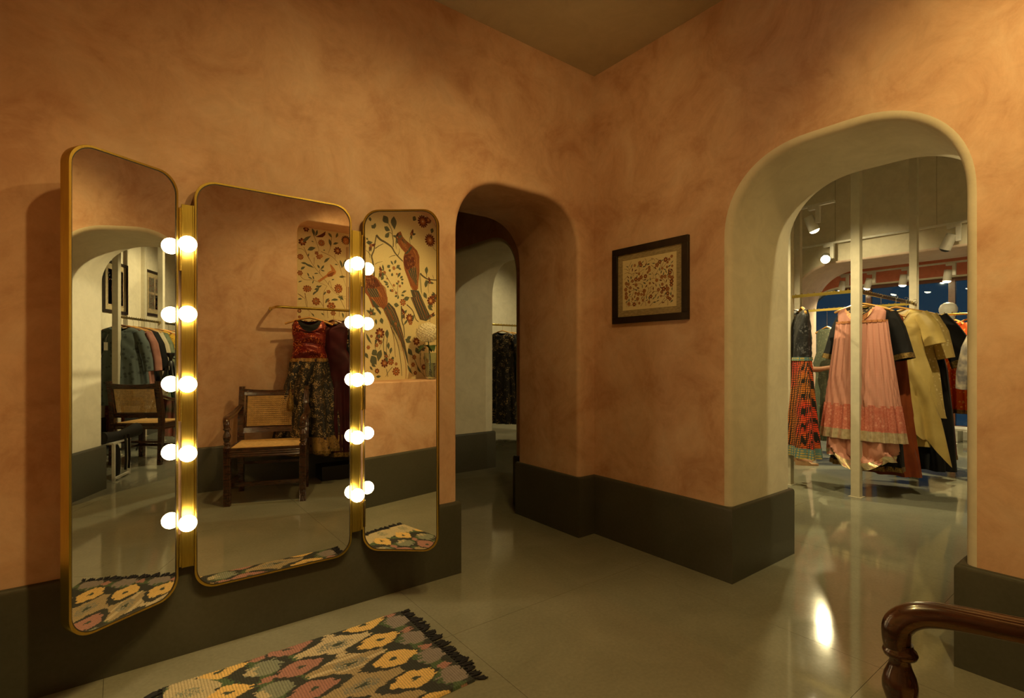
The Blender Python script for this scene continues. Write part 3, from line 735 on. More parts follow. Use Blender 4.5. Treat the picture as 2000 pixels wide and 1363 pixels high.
Pg(A,[(690,1130),(800,1140),(900,1363),(760,1363)],'slate'); S(A,[(720,1150),(800,1363)],9,'maroon'); S(A,[(745,1150),(830,1363)],5,'tan'); S(A,[(770,1160),(870,1363)],10,'rust')
Pg(B,[(690,0),(830,0),(965,270),(900,320),(815,300)],'slate'); S(B,[(720,0),(850,310)],9,'maroon'); S(B,[(760,0),(880,300)],5,'tan'); S(B,[(790,0),(920,290)],12,'rust')
# lower bird
Pg(A,[(80,940),(180,930),(240,970),(300,1040),(350,1130),(385,1240),(390,1363),(190,1363),(130,1220),(80,1160)],'rust')
Pg(A,[(80,960),(180,940),(250,1000),(290,1080),(190,1110),(90,1100)],'maroon')
Pg(A,[(100,1110),(250,1110),(280,1250),(320,1363),(240,1363),(160,1220)],'slate')
S(A,[(250,1120),(320,1240),(350,1363)],9,'tan'); S(A,[(290,1060),(350,1200),(370,1340)],8,'maroon')
Pg(B,[(150,0),(385,0),(385,80),(365,160),(330,165),(250,90)],'rust'); S(B,[(170,0),(300,150)],8,'tan')
Pg(B,[(160,10),(300,200),(295,240),(240,170),(190,100)],'slate')
Pg(B,[(400,70),(480,150),(530,280),(580,450),(620,620),(650,780),(660,900),(600,700),(560,600),(520,520),(450,400),(350,220),(330,170)],'slate')
S(B,[(370,120),(440,250),(520,450),(590,700),(630,900),(630,1090)],14,'rust'); S(B,[(400,100),(480,230),(560,450),(620,640)],6,'tan'); S(B,[(350,180),(420,350),(470,560),(490,800)],10,'maroon'); S(B,[(340,180),(400,320),(450,470)],5,'tan')
S(B,[(430,400),(520,620),(560,850),(575,1050)],12,'slate'); S(B,[(450,120),(530,300),(590,500),(620,660)],9,'maroon'); S(B,[(620,650),(655,850),(665,900)],5,'maroon')
rf = random.Random(12)
for k in range(60):
    t = rf.random(); x = 610 + 130 * rf.random() + 50 * t; y = 660 + 190 * t
    S(A, [(x, y), (x + 8, y + 14), (x + 4, y + 26)], 6, rf.choice(['tan', 'rust', 'dark']))
for k in range(70):
    t = rf.random(); x = 90 + 180 * rf.random() * (.6 + .4 * t); y = 950 + 150 * t
    S(A, [(x, y), (x + 8, y + 14), (x + 4, y + 26)], 6, rf.choice(['tan', 'rust', 'dark']))
for k in range(9):
    S(A, [(660 + k * 13, 880 - k * 6), (700 + k * 10, 980), (735 + k * 7, 1080)], 4, 'dark' if k % 2 else 'tan'); S(A, [(110 + k * 16, 1115), (180 + k * 14, 1220), (250 + k * 12, 1340)], 4, 'dark' if k % 2 else 'tan')
    S(A, [(745 + k * 7, 600 + k * 8), (775 + k * 4, 800), (775 + k * 2, 1120)], 4, 'maroon' if k % 2 else 'tan'); S(A, [(250 + k * 8, 980 + k * 12), (310 + k * 7, 1120), (360 + k * 3, 1340)], 4, 'maroon' if k % 2 else 'tan')
    S(A, [(560 + k * 9, 380 + k * 12), (590 + k * 9, 470 + k * 12), (600 + k * 10, 560 + k * 10)], 4, 'tan' if k % 2 else 'dark')
    S(B, [(705 + k * 15, 0), (750 + k * 17, 140), (820 + k * 14, 300)], 3, 'dark' if k % 2 else 'tan')
    S(B, [(345 + k * 9, 160), (420 + k * 11, 350), (500 + k * 12, 560), (560 + k * 9, 720)], 3, 'dark' if k % 2 else 'tan')
for k in range(12):
    S(A, [(800 + k * 2, 900 + k * 22), (820 + k * 2, 935 + k * 22), (824 + k * 2, 965 + k * 22)], 4, 'slate')
for x,y,r,n,c in [(285,480,75,9,'maroon'),(290,600,34,6,'rust'),(240,640,30,6,'rust'),(345,880,62,8,'maroon'),(430,860,50,7,'rust'),(500,990,62,9,'rust'),(245,985,38,7,'maroon'),(500,890,24,6,'rust'),(680,280,62,10,'maroon'),(690,340,34,6,'rust'),(770,590,55,7,'maroon'),(740,800,36,7,'rust'),(725,900,34,6,'rust'),(755,1010,28,6,'maroon'),(870,930,40,8,'maroon'),(960,50,60,9,'maroon'),(590,70,50,7,'rust'),(130,670,30,6,'rust'),(170,520,22,6,'maroon'),(900,850,34,7,'rust')]: add(B,'f',[(x,y)],c,r,n)
for a,b,w in [((150,190),(230,240),40),((230,290),(240,370),30),((300,275),(320,360),50),((380,430),(385,560),50),((400,600),(400,700),36),((440,670),(420,760),36),((470,800),(440,830),36),((170,780),(240,900),95),((190,700),(240,780),80),((300,700),(260,860),70),((90,740),(130,820),40),((170,880),(230,930),36),((150,920),(190,975),26),((620,560),(700,600),50),((640,560),(700,520),44),((470,95),(540,110),50),((600,30),(680,0),50),((660,680),(720,780),55),((760,670),(810,760),55),((830,650),(880,720),50),((920,110),(990,180),40),((480,330),(500,360),20),((600,200),(640,180),24),((660,300),(600,380),24),((740,230),(720,330),24),((100,480),(180,630),30),((230,1060),(300,1050),30),((780,920),(830,1010),24),((870,780),(890,860),24),((650,900),(720,1030),30)]: L(B,a,b,w)
for p,w in [([(340,520),(330,640),(345,800),(360,830)],10),([(380,560),(370,700),(380,800)],9),([(410,760),(400,820)],8),([(570,120),(575,300),(600,390),(610,500),(610,540)],16),([(640,100),(720,180),(760,290),(800,330)],14),([(370,960),(390,1060)],9),([(720,770),(790,930),(880,1060)],9),([(830,740),(820,860),(880,1060)],8),([(450,930),(400,990),(360,1060)],8),([(330,560),(270,700)],6)]: S(B,p,w,'branch')
out = ART2
Cc = canvas((.62, 1.3521, -.0991, -.7773, 2.7892, 0, -.0826)); D = canvas((.5996, 1.0627, -.0958, -.7518, 1.9175, 0, -.0799))
for x,y,r,n,c in [(210,490,60,7,'maroon'),(262,320,44,6,'maroon'),(465,505,52,12,'rust'),(185,690,48,9,'rust'),(430,690,40,6,'rust'),(400,640,30,5,'rust'),(460,680,30,5,'tan'),(680,610,60,9,'maroon'),(180,905,42,6,'rust'),(790,470,70,16,'dark'),(265,1115,55,8,'rust'),(690,1105,62,10,'rust'),(395,1285,62,8,'rust'),(600,1340,50,6,'rust'),(565,1155,26,5,'rust'),(790,490,44,12,'tan')]: add(Cc,'f',[(x,y)],c,r,n)
for a,b,w in [((280,600),(390,570),70),((215,500),(330,410),55),((340,310),(370,420),50),((410,330),(380,420),40),((555,370),(605,440),44),((680,370),(655,440),40),((565,450),(590,560),50),((620,525),(695,505),40),((190,770),(290,790),36),((250,790),(370,840),40),((500,770),(580,700),44),((640,790),(690,800),22),((710,730),(735,840),40),((790,720),(735,840),40),((410,795),(440,850),34),((500,800),(450,860),34),((510,880),(450,860),26),((365,915),(430,912),22),((275,900),(300,960),26),((285,960),(350,990),24),((345,940),(365,1000),24),((345,1050),(365,1000),20),((155,1030),(215,1010),22),((190,860),(250,820),44),((700,960),(780,960),40),((600,1000),(640,990),22),((390,1090),(440,1080),34),((370,1130),(430,1110),34),((365,1180),(400,1150),34),((470,1070),(400,1100),30),((600,1265),(690,1270),36),((700,1215),(760,1270),50),((150,1255),(210,1250),30),((500,1190),(525,1150),24),((515,1310),(570,1240),36),((330,480),(365,495),20),((490,605),(515,600),24),((290,690),(300,640),24)]: L(Cc,a,b,w)
S=lambda F,p,w,c='stem': add(F,'s',p,c,w)
for p in [[(360,400),(400,500),(430,600),(400,640)],[(460,620),(540,655),(620,700),(700,800),(740,930),(790,1080)],[(230,560),(290,690),(360,810),(450,920),(560,1060),(640,1170),(790,1250)],[(160,580),(230,600),(300,720)],[(180,940),(240,995),(350,1000),(430,1030),(540,1080)],[(600,440),(580,580),(550,650)],[(640,660),(650,720)],[(555,1060),(575,1010),(600,1100)],[(490,1220),(500,1150),(540,1080)],[(250,1180),(250,1280),(270,1363)],[(150,1180),(200,1210),(240,1250)],[(720,1260),(770,1363)],[(440,860),(445,920)],[(790,960),(740,940)],[(490,1290),(495,1363)],[(370,700),(365,800)]]: S(Cc,p,6)
Pg(Cc,[(575,790),(600,800),(640,850),(660,890),(650,920),(600,950),(540,960),(440,1030),(412,1010),(470,970),(530,930),(560,890),(600,870),(590,830)],'tan')
Pg(Cc,[(540,930),(600,900),(640,890),(610,950),(555,958)],'rust')
Pg(Cc,[(385,425),(460,390),(500,365),(520,350),(515,400),(480,430),(430,430)],'maroon')
for x in (797,818): S(Cc,[(x,560),(x,800),(x,1363)],7,'rust')
for x,y,r,n,c in [(700,25,50,8,'rust'),(800,190,58,8,'rust'),(1100,35,60,9,'rust'),(1005,260,66,6,'rust'),(1030,350,40,6,'rust'),(580,320,34,7,'maroon'),(965,65,28,5,'rust'),(960,180,28,5,'rust'),(580,400,24,5,'rust')]: add(D,'f',[(x,y)],c,r,n)
for a,b,w in [((560,160),(620,165),30),((1000,180),(1100,165),34),((1090,130),(1160,160),40),((930,200),(980,150),34),((900,110),(940,70),26),((800,80),(850,0),40),((760,110),(800,60),30),((870,350),(910,380),24),((1150,340),(1165,420),30),((1150,110),(1120,180),30),((740,350),(780,400),24)]: L(D,a,b,w)
for p in [[(650,80),(680,200),(690,280),(760,380)],[(560,90),(640,150)],[(900,100),(900,250),(910,400)],[(860,200),(900,260)],[(1000,0),(1110,110),(1200,130)],[(1130,170),(1190,300)],[(950,300),(960,420)],[(1110,300),(1110,400)]]: S(D,p,6)
for x in (1208,1235): S(D,[(x,0),(x,600),(x,1363)],7,'rust')
for x in range(600,1200,90):
  for y in range(480,1300,120):
    add(D,'f',[(x+(y%70),y)],'rust',42,7); L(D,(x+50,y+30),(x+90,y+70),30)

rx = random.Random(31)
for lst, (xa, xb), (za, zb), dens, sz in ((ART1, (1.36, 1.76), (1.05, 2.5), 46, .034), (ART2, (2.05, 2.34), (1.05, 2.5), 34, .026), (ART2, (1.40, 2.34), (1.03, 1.5), 60, .026)):
    pts_ = []
    for _ in range(dens * 8):
        a, b_ = rx.uniform(xa, xb), rx.uniform(za, zb)
        if len(pts_) < dens and all(math.hypot(a - q_[0], b_ - q_[1]) > sz * 2.3 for q_ in pts_): pts_.append((a, b_))
    for k_, (a, b_) in enumerate(pts_):
        an = rx.uniform(0, 6.28)
        if k_ % 3 == 0: lst.append(['f', [[a, b_]], rx.choice(['rust', 'maroon']), sz * rx.uniform(.7, 1.1), rx.choice([6, 7, 8])])
        else: lst.append(['l', [[a - sz * cos(an), b_ - sz * sin(an)], [a + sz * cos(an), b_ + sz * sin(an)]], 'leaf', sz * .9])
        if k_ % 4 == 1: lst.append(['s', [[a, b_], [a + .05 * cos(an + 1), b_ + .07], [a + .02, b_ + .15]], 'stem', .006])
# small filler sprigs between the birds
for a, b_ in ((.58, 1.10), (.66, 1.42), (.60, 1.62), (.93, 1.62), (1.02, 1.52), (1.22, 1.38), (1.28, 1.60), (.72, 1.30), (1.12, 1.22), (1.0, 2.32), (.62, 1.95), (.84, 2.38), (1.28, 2.2), (.55, 1.82), (1.18, 1.98)):
    for k_ in range(4):
        an = rx.uniform(0, 6.28); x_, z_ = a + .03 * cos(an), b_ + .03 * sin(an)
        ART1.append(['l', [[a, b_], [a + .055 * cos(an), b_ + .055 * sin(an)]], rx.choice(['leaf', 'slate', 'leaf', 'maroon']), .022])
    ART1.append(['f', [[a, b_]], rx.choice(['rust', 'maroon']), .020, 6]); ART1.append(['s', [[a, b_], [a + .02, b_ - .05], [a + .01, b_ - .11]], 'branch', .006])
pn = MB(); pn.box(-.812, .46, .99, -.8005, 1.82, 2.62); po = tag(pn.build('wallpaper_panel', M['art_paper'], None, 0), 'cream wallpaper panel with two long-tailed painted birds, lining the left wall niche', 'wallpaper')
print_shapes(ART1, lambda a, z, h: (-.8 + h, a, z), parent=po, lw=1.05)
pn = MB(); pn.box(1.36, -.805, .99, 2.40, -.7935, 2.6); po = tag(pn.build('wallpaper_panel', M['art_paper'], None, 0), 'pale wallpaper panel of trailing stems and small flowers behind the clothes rail', 'wallpaper')
print_shapes(ART2, lambda a, z, h: (a, -.793 + h, z), parent=po)

def picture(name, label, origin, u, nrm, w_, h_, fw, mat_w, art_seed, n_items, dark_art=False):
    u = Vector(u); nrm = Vector(nrm); o0 = Vector(origin); up = Vector((0, 0, 1))
    t = thing(name, label, 'picture', origin)
    P = lambda a, b_, d: u * a + up * b_ + nrm * d
    mb = MB()
    def bar(a0, b0, a1, b1, d0, d1):
        v = [P(a, b_, d) for d in (d0, d1) for b_ in (b0, b1) for a in (a0, a1)]
        mb.add(v, [(0, 2, 3, 1), (4, 5, 7, 6), (0, 1, 5, 4), (2, 6, 7, 3), (0, 4, 6, 2), (1, 3, 7, 5)])
    bar(0, 0, w_, fw, 0, .022); bar(0, h_ - fw, w_, h_, 0, .022); bar(0, fw, fw, h_ - fw, 0, .022); bar(w_ - fw, fw, w_, h_ - fw, 0, .022)
    mb.build('picture_frame', M['frame'], t, 30, bevel=.0015)
    mb = MB(); bar(fw - .003, fw - .003, w_ - fw + .003, h_ - fw + .003, .004, .010); mb.build('mount_board', M['linen'], t, 0)
    a0, b0, a1, b1 = fw + mat_w, fw + mat_w, w_ - fw - mat_w, h_ - fw - mat_w
    mb = MB(); bar(a0, b0, a1, b1, .008, .0115); sh = mb.build('print_sheet', M['sheet_dark'] if dark_art else M['art_paper'], t, 0)
    r3 = random.Random(art_seed); its = []
    pts = []
    for _ in range(n_items * 30):
        if len(pts) >= n_items: break
        a = r3.uniform(a0 + .025, a1 - .025); b_ = r3.uniform(b0 + .025, b1 - .025)
        if all(math.hypot(a - p[0], b_ - p[1]) > .017 for p in pts): pts.append((a, b_))
    if dark_art:
        its = []; n_ = 2 if dark_art == 2 else 1; gx = (a1 - a0) / n_; gz = (b1 - b0) / n_
        for ii in range(n_):
            for jj in range(n_):
                x0_, z0_, x1_, z1_ = a0 + gx * ii + .018, b0 + gz * jj + .018, a0 + gx * (ii + 1) - .018, b0 + gz * (jj + 1) - .018
                its.append(['p', [(x0_, z0_), (x1_, z0_), (x1_, z1_), (x0_, z1_)], 'branch' if n_ == 2 else 'tan', None])
                for q_ in range(26):
                    xa, za = r3.uniform(x0_ + .02, x1_ - .02), r3.uniform(z0_ + .02, z1_ - .02); an = r3.uniform(0, 6.28)
                    its.append(['l', [(xa - .018 * cos(an), za - .018 * sin(an)), (xa + .018 * cos(an), za + .018 * sin(an))], r3.choice(['dark', 'slate', 'maroon']), .02])
        if n_ == 1: its += [['p', [(a0 + .16, b0 + .06), (a0 + .26, b0 + .05), (a0 + .24, b0 + .30), (a0 + .27, b0 + .40), (a0 + .20, b0 + .44), (a0 + .15, b0 + .34)], 'paper', None], ['f', [(a0 + .21, b0 + .47)], 'paper', .035, 6]]
        pts = []
    for k, (a, b_) in enumerate(pts):
        q = r3.random(); an = r3.uniform(0, 6.28)
        if q < .35: its.append(['f', [(a, b_)], r3.choice(['rust', 'maroon', 'rust']), r3.uniform(.009, .018), r3.choice([5, 6, 8])])
        elif q < .75: its.append(['l', [(a - .013 * cos(an), b_ - .013 * sin(an)), (a + .013 * cos(an), b_ + .013 * sin(an))], r3.choice(['leaf', 'slate', 'maroon']), r3.uniform(.007, .012)])
        else: its.append(['s', [(a - .018 * cos(an), b_ - .018 * sin(an)), (a + .004, b_ + .004), (a + .018 * cos(an), b_ + .018 * sin(an))], 'stem', .003])
    print_shapes(its, lambda a, b_, h: P(a, b_, .0112 + h), parent=sh)
    return t
M['linen'] = plain('linen_mount', (.36, .29, .16), .8, 0, .35, 50, stretch=(1, 1, 6))
M['sheet_dark'] = plain('old_dark_sheet', (.30, .22, .13), .8, 0, .5, 12)
picture('framed_print', 'black-framed square print of small red and blue flowers between the two archways', (XB, 2.296, 1.426), (0, -1, 0), (-1, 0, 0), .568, .485, .042, .040, 5, 190)

# ------------------------------------------------------------------ hydrangea in a glass vase, in the left niche
v_ = thing('glass_vase', 'clear glass vase standing at the right end of the bird wallpaper niche', 'vase', (-.64, .735, 1.008))
q = MB(); q.lathe([(.0, 0), (.045, 0), (.05, .01), (.052, .1), (.06, .20), (.066, .245), (.062, .245), (.056, .20), (.048, .1), (.044, .02), (0, .02)], n=28); q.build('vase_body', M['vase'], v_, 50)
q = MB(); q.lathe([(0, .021), (.043, .021), (.046, .1), (.05, .15), (0, .15)], n=24); q.build('water', M['vase'], v_, 50)
f_ = thing('hydrangea', 'cream white hydrangea bloom with dark leaves standing in the vase', 'flower', (-.64, .735, 1.008))
q = MB(); cen = Vector((.01, .045, .435)); r4 = random.Random(2)
for k in range(230):
    z = 1 - 2 * (k + .5) / 230; a = k * 2.39996; rr = sqrt(1 - z * z); d = Vector((rr * cos(a), rr * sin(a), z * .82)); p = cen + d * .105 * r4.uniform(.92, 1.06)
    s_ = d.cross(Vector((0, 0, 1.01))).normalized(); u_ = s_.cross(d).normalized(); ang = r4.uniform(0, 1.5)
    for m_ in range(4):
        an = ang + m_ * pi / 2; e1 = s_ * cos(an) + u_ * sin(an); e2 = s_ * cos(an + .6) + u_ * sin(an + .6); e3 = s_ * cos(an - .6) + u_ * sin(an - .6)
        q.add([p, p + e2 * .011 + d * .003, p + e1 * .018 + d * .006, p + e3 * .011 + d * .003], [(0, 1, 2, 3)])
q.build('petals', plain('cream_petals', (.88, .84, .66), .6, 0, .10, 30), f_, 0, kind='stuff')
q = MB()
for k in range(3): q.tube([(0.01 * k - .01, .01 * (k - 1), .03), (.004 * k, .015, .2), (.01, .04, .38)], .0045, 8)
q.build('stem', plain('green_stem', (.05, .10, .03), .5), f_, 40)
for a, ln in ((.3, .12), (1.5, .13), (2.8, .12), (4.0, .13), (5.2, .12)):
    q = MB(); d = Vector((cos(a), sin(a), 0)); s_ = Vector((-sin(a), cos(a), 0)); b0 = Vector((.01, .03, .30))
    rows = [(0, .006, 0), (.3, .032, .02), (.6, .036, .015), (.85, .02, -.02), (1, .002, -.045)]
    vs = [];
    for t, wd, zz in rows: c_ = b0 + d * ln * t + Vector((0, 0, zz)); vs += [c_ - s_ * wd, c_ + Vector((0, 0, -.005)), c_ + s_ * wd]
    q.add(vs, [(i * 3 + j, i * 3 + j + 1, i * 3 + j + 4, i * 3 + j + 3) for i in range(4) for j in (0, 1)]); q.build('leaf', plain('dark_green_leaf', (.03, .07, .02), .45), f_, 60)

# ------------------------------------------------------------------ hangers and garments
def hanger(loc, rz, label, wood='hangwood', w_=.40, hook=.075, group=None):
    """origin at the rail contact; shoulders hang below"""
    t = thing('clothes_hanger', label, 'hanger', loc, rz, group)
    q = MB(); pts = []; rs = []
    for k in range(17):
        x = -w_ / 2 + w_ * k / 16; f = abs(x) / (w_ / 2)
        pts.append((x, .012 * f * f, -hook - .004 - .065 * f ** 1.25)); rs.append((.013 - .003 * f if f < .9 else .009, .010))
    q.tube(pts, rs, 8, side=(0, 1, 0)); q.build('shoulder_bar', M[wood], t, 50)
    q = MB(); h = [(0, 0, -hook)] + [(0, 0, -hook + .03)] + [(.014 * cos(a), 0, -.014 + .014 * sin(a) + .004) for a in [-pi / 2 + pi * 1.35 * k / 10 for k in range(11)]]
    q.tube([(x, 0, z) for x, _, z in h], .0017, 6); q.build('hook', M['steel'], t, 50)
    return t
def shell(rings, n=72, sub=4, asym=None, scoop=0, seed=0, cowl=None, nw=.12):
    """rings: (z, halfwidth, halfdepth, fold amplitude, folds, xshift)"""
    out = []; rr = random.Random(seed); ph = rr.uniform(0, 6); ph2 = rr.uniform(0, 6)
    full = []
    for i in range(len(rings) - 1):
        a, b_ = rings[i], rings[i + 1]
        for k in range(sub): t = k / sub; full.append([a[q] + (b_[q] - a[q]) * t for q in range(6)])
    full.append(list(rings[-1]))
    ztop = rings[0][0]
    for z, w_, d_, am, m_, xs_ in full:
        ring = []
        for k in range(n):
            a = 2 * pi * k / n; ca, sa = cos(a), sin(a)
            f = am * (sin(m_ * a + ph + .6 * sin(2 * a + ph2)) + .35 * sin(m_ * 2.3 * a + ph2))
            x = ca * (w_ + f * .6) + xs_; y = sa * d_ + (sa * 1.0 + .0) * f + (.25 * f if abs(sa) < .3 else 0)
            zz = z - scoop * math.exp(-((ztop - z) / (scoop * .9)) ** 2) * (1 if sa < 0 else .38) * abs(sa) ** .5 * max(0, 1 - (x / nw) ** 2) if scoop else z
            if cowl and sa < 0: y -= cowl * max(0, -sa) ** .5 * (.8 + sin((ztop - z - 2.6 * x * x) * 46)) * max(0, min(1, (ztop - z - .03) / .06, (.40 - (ztop - z)) / .08))
            if asym: zz += asym(x, y, z)
            ring.append(Vector((x, y, zz)))
        out.append(ring)
    return out
def part_shell(t, name, m_, rings, **kw):
    q = MB(); q.loft(shell(rings, **kw), cap=False); return q.build(name, m_, t, 70)
def sleeve(t, m_, side, z0, pts, radii, trim=None, seed=1):
    q = MB(); n = 26; rr = random.Random(seed)
    P = [Vector((side * x, y, z)) for x, y, z in pts]; rings = []
    for i in range((len(P) - 1) * 4 + 1):
        f = i / 4; a = min(int(f), len(P) - 2); u = f - a; p = P[a].lerp(P[a + 1], u); d = (P[a + 1] - P[a]).normalized()
        ru, rv = [radii[a][k] + (radii[a + 1][k] - radii[a][k]) * u for k in (0, 1)]
        s_ = Vector((0, 1, 0)); s_ = (s_ - s_.dot(d) * d).normalized(); up = s_.cross(d)
        rings.append([p + up * (cos(2 * pi * k / n) * ru * (1 + .07 * sin(5 * 2 * pi * k / n + seed))) + s_ * (sin(2 * pi * k / n) * rv * (1 + .12 * sin(4 * 2 * pi * k / n + f))) for k in range(n)])
    q.loft(rings, cap=False); o = q.build('sleeve', m_, t, 70)
    if trim:
        q = MB(); cut = rings[-3:]; q.loft([[c + (v - c) * 1.03 for v in r_ for c in (sum(r_, Vector()) / n,)] for r_ in cut], cap=False); q.build('cuff_trim', trim, o, 70)
    return o
def top_rings(zs, sh, hip_z, hip_w, dep=.07, am=.004):
    """neck to hip, relative to shoulder height zs"""
    return [(zs + .002, .088, .040, 0, 3, 0), (zs - .012, .13, .046, 0, 3, 0), (zs - .035, sh * .9, .05, .001, 3, 0), (zs - .06, sh, .052, .002, 4, 0), (zs - .16, sh * .96, .065, am, 5, 0), (zs - .27, sh * .92, .072, am, 6, 0), (hip_z, hip_w, dep, am * 1.6, 8, 0)]

RZX = pi / 2      # garment plane across an x-running rail
G = {}
cl = cloth
G['pink'] = cl('rose_patterned_silk', (.60, .29, .22), (.50, .205, .16), 'weave', 58, .55)
G['pinkborder'] = cl('rose_embroidered_border', (.48, .13, .09), (.64, .27, .20), 'flower', 22, .6)
G['silver'] = cl('silver_gilt_ribbon', (.85, .72, .50), (.60, .48, .30), 'noise', 30, .25, .6)
G['rosetrim'] = cl('copper_beaded_trim', (.36, .10, .04), (.62, .30, .12), 'noise', 90, .4, .3)
G['black'] = cl('black_crepe', (.009, .008, .009), (.005, .005, .006), 'noise', 12, .7)
G['golde'] = cl('gold_embroidery', (.35, .22, .06), (.10, .06, .02), 'noise', 80, .35, .6)
G['olive'] = cl('olive_gold_raw_silk', (.66, .50, .17), (.50, .36, .11), 'noise', 5, .42)
G['oliveemb'] = cl('olive_gold_embroidered', (.56, .41, .15), (.74, .60, .30), 'dots', 36, .5)
G['orangesheer'] = cl('burnt_orange_organza', (.26, .06, .014), (.19, .035, .01), 'noise', 6, .6)
G['blacklace'] = cl('black_sequin_lace', (.008, .008, .010), (.10, .10, .11), 'sequin', 10, .45, .1, c3=(.03, .03, .035))
G['plaid'] = cl('red_orange_ikat', (.012, .010, .008), (.60, .17, .018), 'plaid', 19, .6, c3=(.80, .06, .02))
G['stripehem'] = cl('blue_gold_striped_hem', (.09, .17, .17), (.42, .30, .08), 'weave', 14, .5)
G['greygreen'] = cl('grey_green_sequins', (.10, .12, .08), (.23, .25, .17), 'sequin', 9, .5, .1, c3=(.15, .17, .11))
G['teal'] = cl('teal_silk', (.03, .33, .33), (.08, .45, .38), 'noise', 6, .5)
G['yellow'] = cl('mustard_cotton', (.68, .40, .03), (.20, .10, .02), 'flower', 12, .7)
G['orange'] = cl('orange_gold_dotted_silk', (.64, .10, .012), (.80, .40, .08), 'dots', 34, .55)
G['magenta'] = cl('magenta_silk', (.42, .02, .10), (.55, .05, .16), 'noise', 8, .5)
G['maroond'] = cl('dark_maroon_silk', (.09, .015, .012), (.15, .03, .02), 'noise', 8, .5)
G['tiedye'] = cl('grey_tie_dyed_cotton', (.55, .47, .36), (.17, .16, .17), 'noise', 14, .7)
G['brick'] = cl('brick_red_print', (.38, .06, .03), (.50, .14, .08), 'dots', 40, .6)
G['wine'] = cl('wine_red_sequined_satin', (.16, .012, .010), (.85, .25, .06), 'sequin', 16, .26, .3, c3=(.34, .04, .02))
G['blackgold'] = cl('black_brocade_with_gold', (.010, .010, .013), (.55, .38, .16), 'sequin', 11, .45, .1, c3=(.06, .045, .035))
G['skirtgold'] = cl('gold_worked_brocade', (.012, .012, .014), (.60, .44, .20), 'sequin', 22, .4, .2, c3=(.30, .20, .09))
G['goldborder'] = cl('gold_brocade_border', (.40, .24, .07), (.03, .015, .03), 'flower', 18, .4, .4)
G['winesari'] = cl('black_wine_velvet', (.030, .004, .008), (.060, .006, .012), 'noise', 5, .5)
G['tealgrey'] = cl('slate_teal_block_print', (.085, .105, .100), (.045, .055, .055), 'dots', 17, .75)
G['rosegrey'] = cl('faded_rose_cotton', (.36, .16, .12), (.26, .11, .08), 'noise', 9, .75)
G['creamc'] = cl('cream_cotton', (.56, .48, .34), (.48, .40, .26), 'noise', 9, .75)
G['sage'] = cl('sage_green_print', (.13, .16, .10), (.22, .24, .15), 'noise', 14, .75)
G['coral'] = cl('coral_cotton', (.66, .24, .12), (.56, .18, .09), 'noise', 9, .7)
G['mint'] = cl('mint_striped_cotton', (.25, .46, .38), (.03, .34, .33), 'weave', 7, .7)
G['redprint'] = cl('dark_red_block_print', (.12, .015, .01), (.40, .14, .05), 'flower', 14, .7)
G['greenp'] = cl('green_rose_print', (.05, .12, .07), (.35, .09, .07), 'noise', 7, .7)

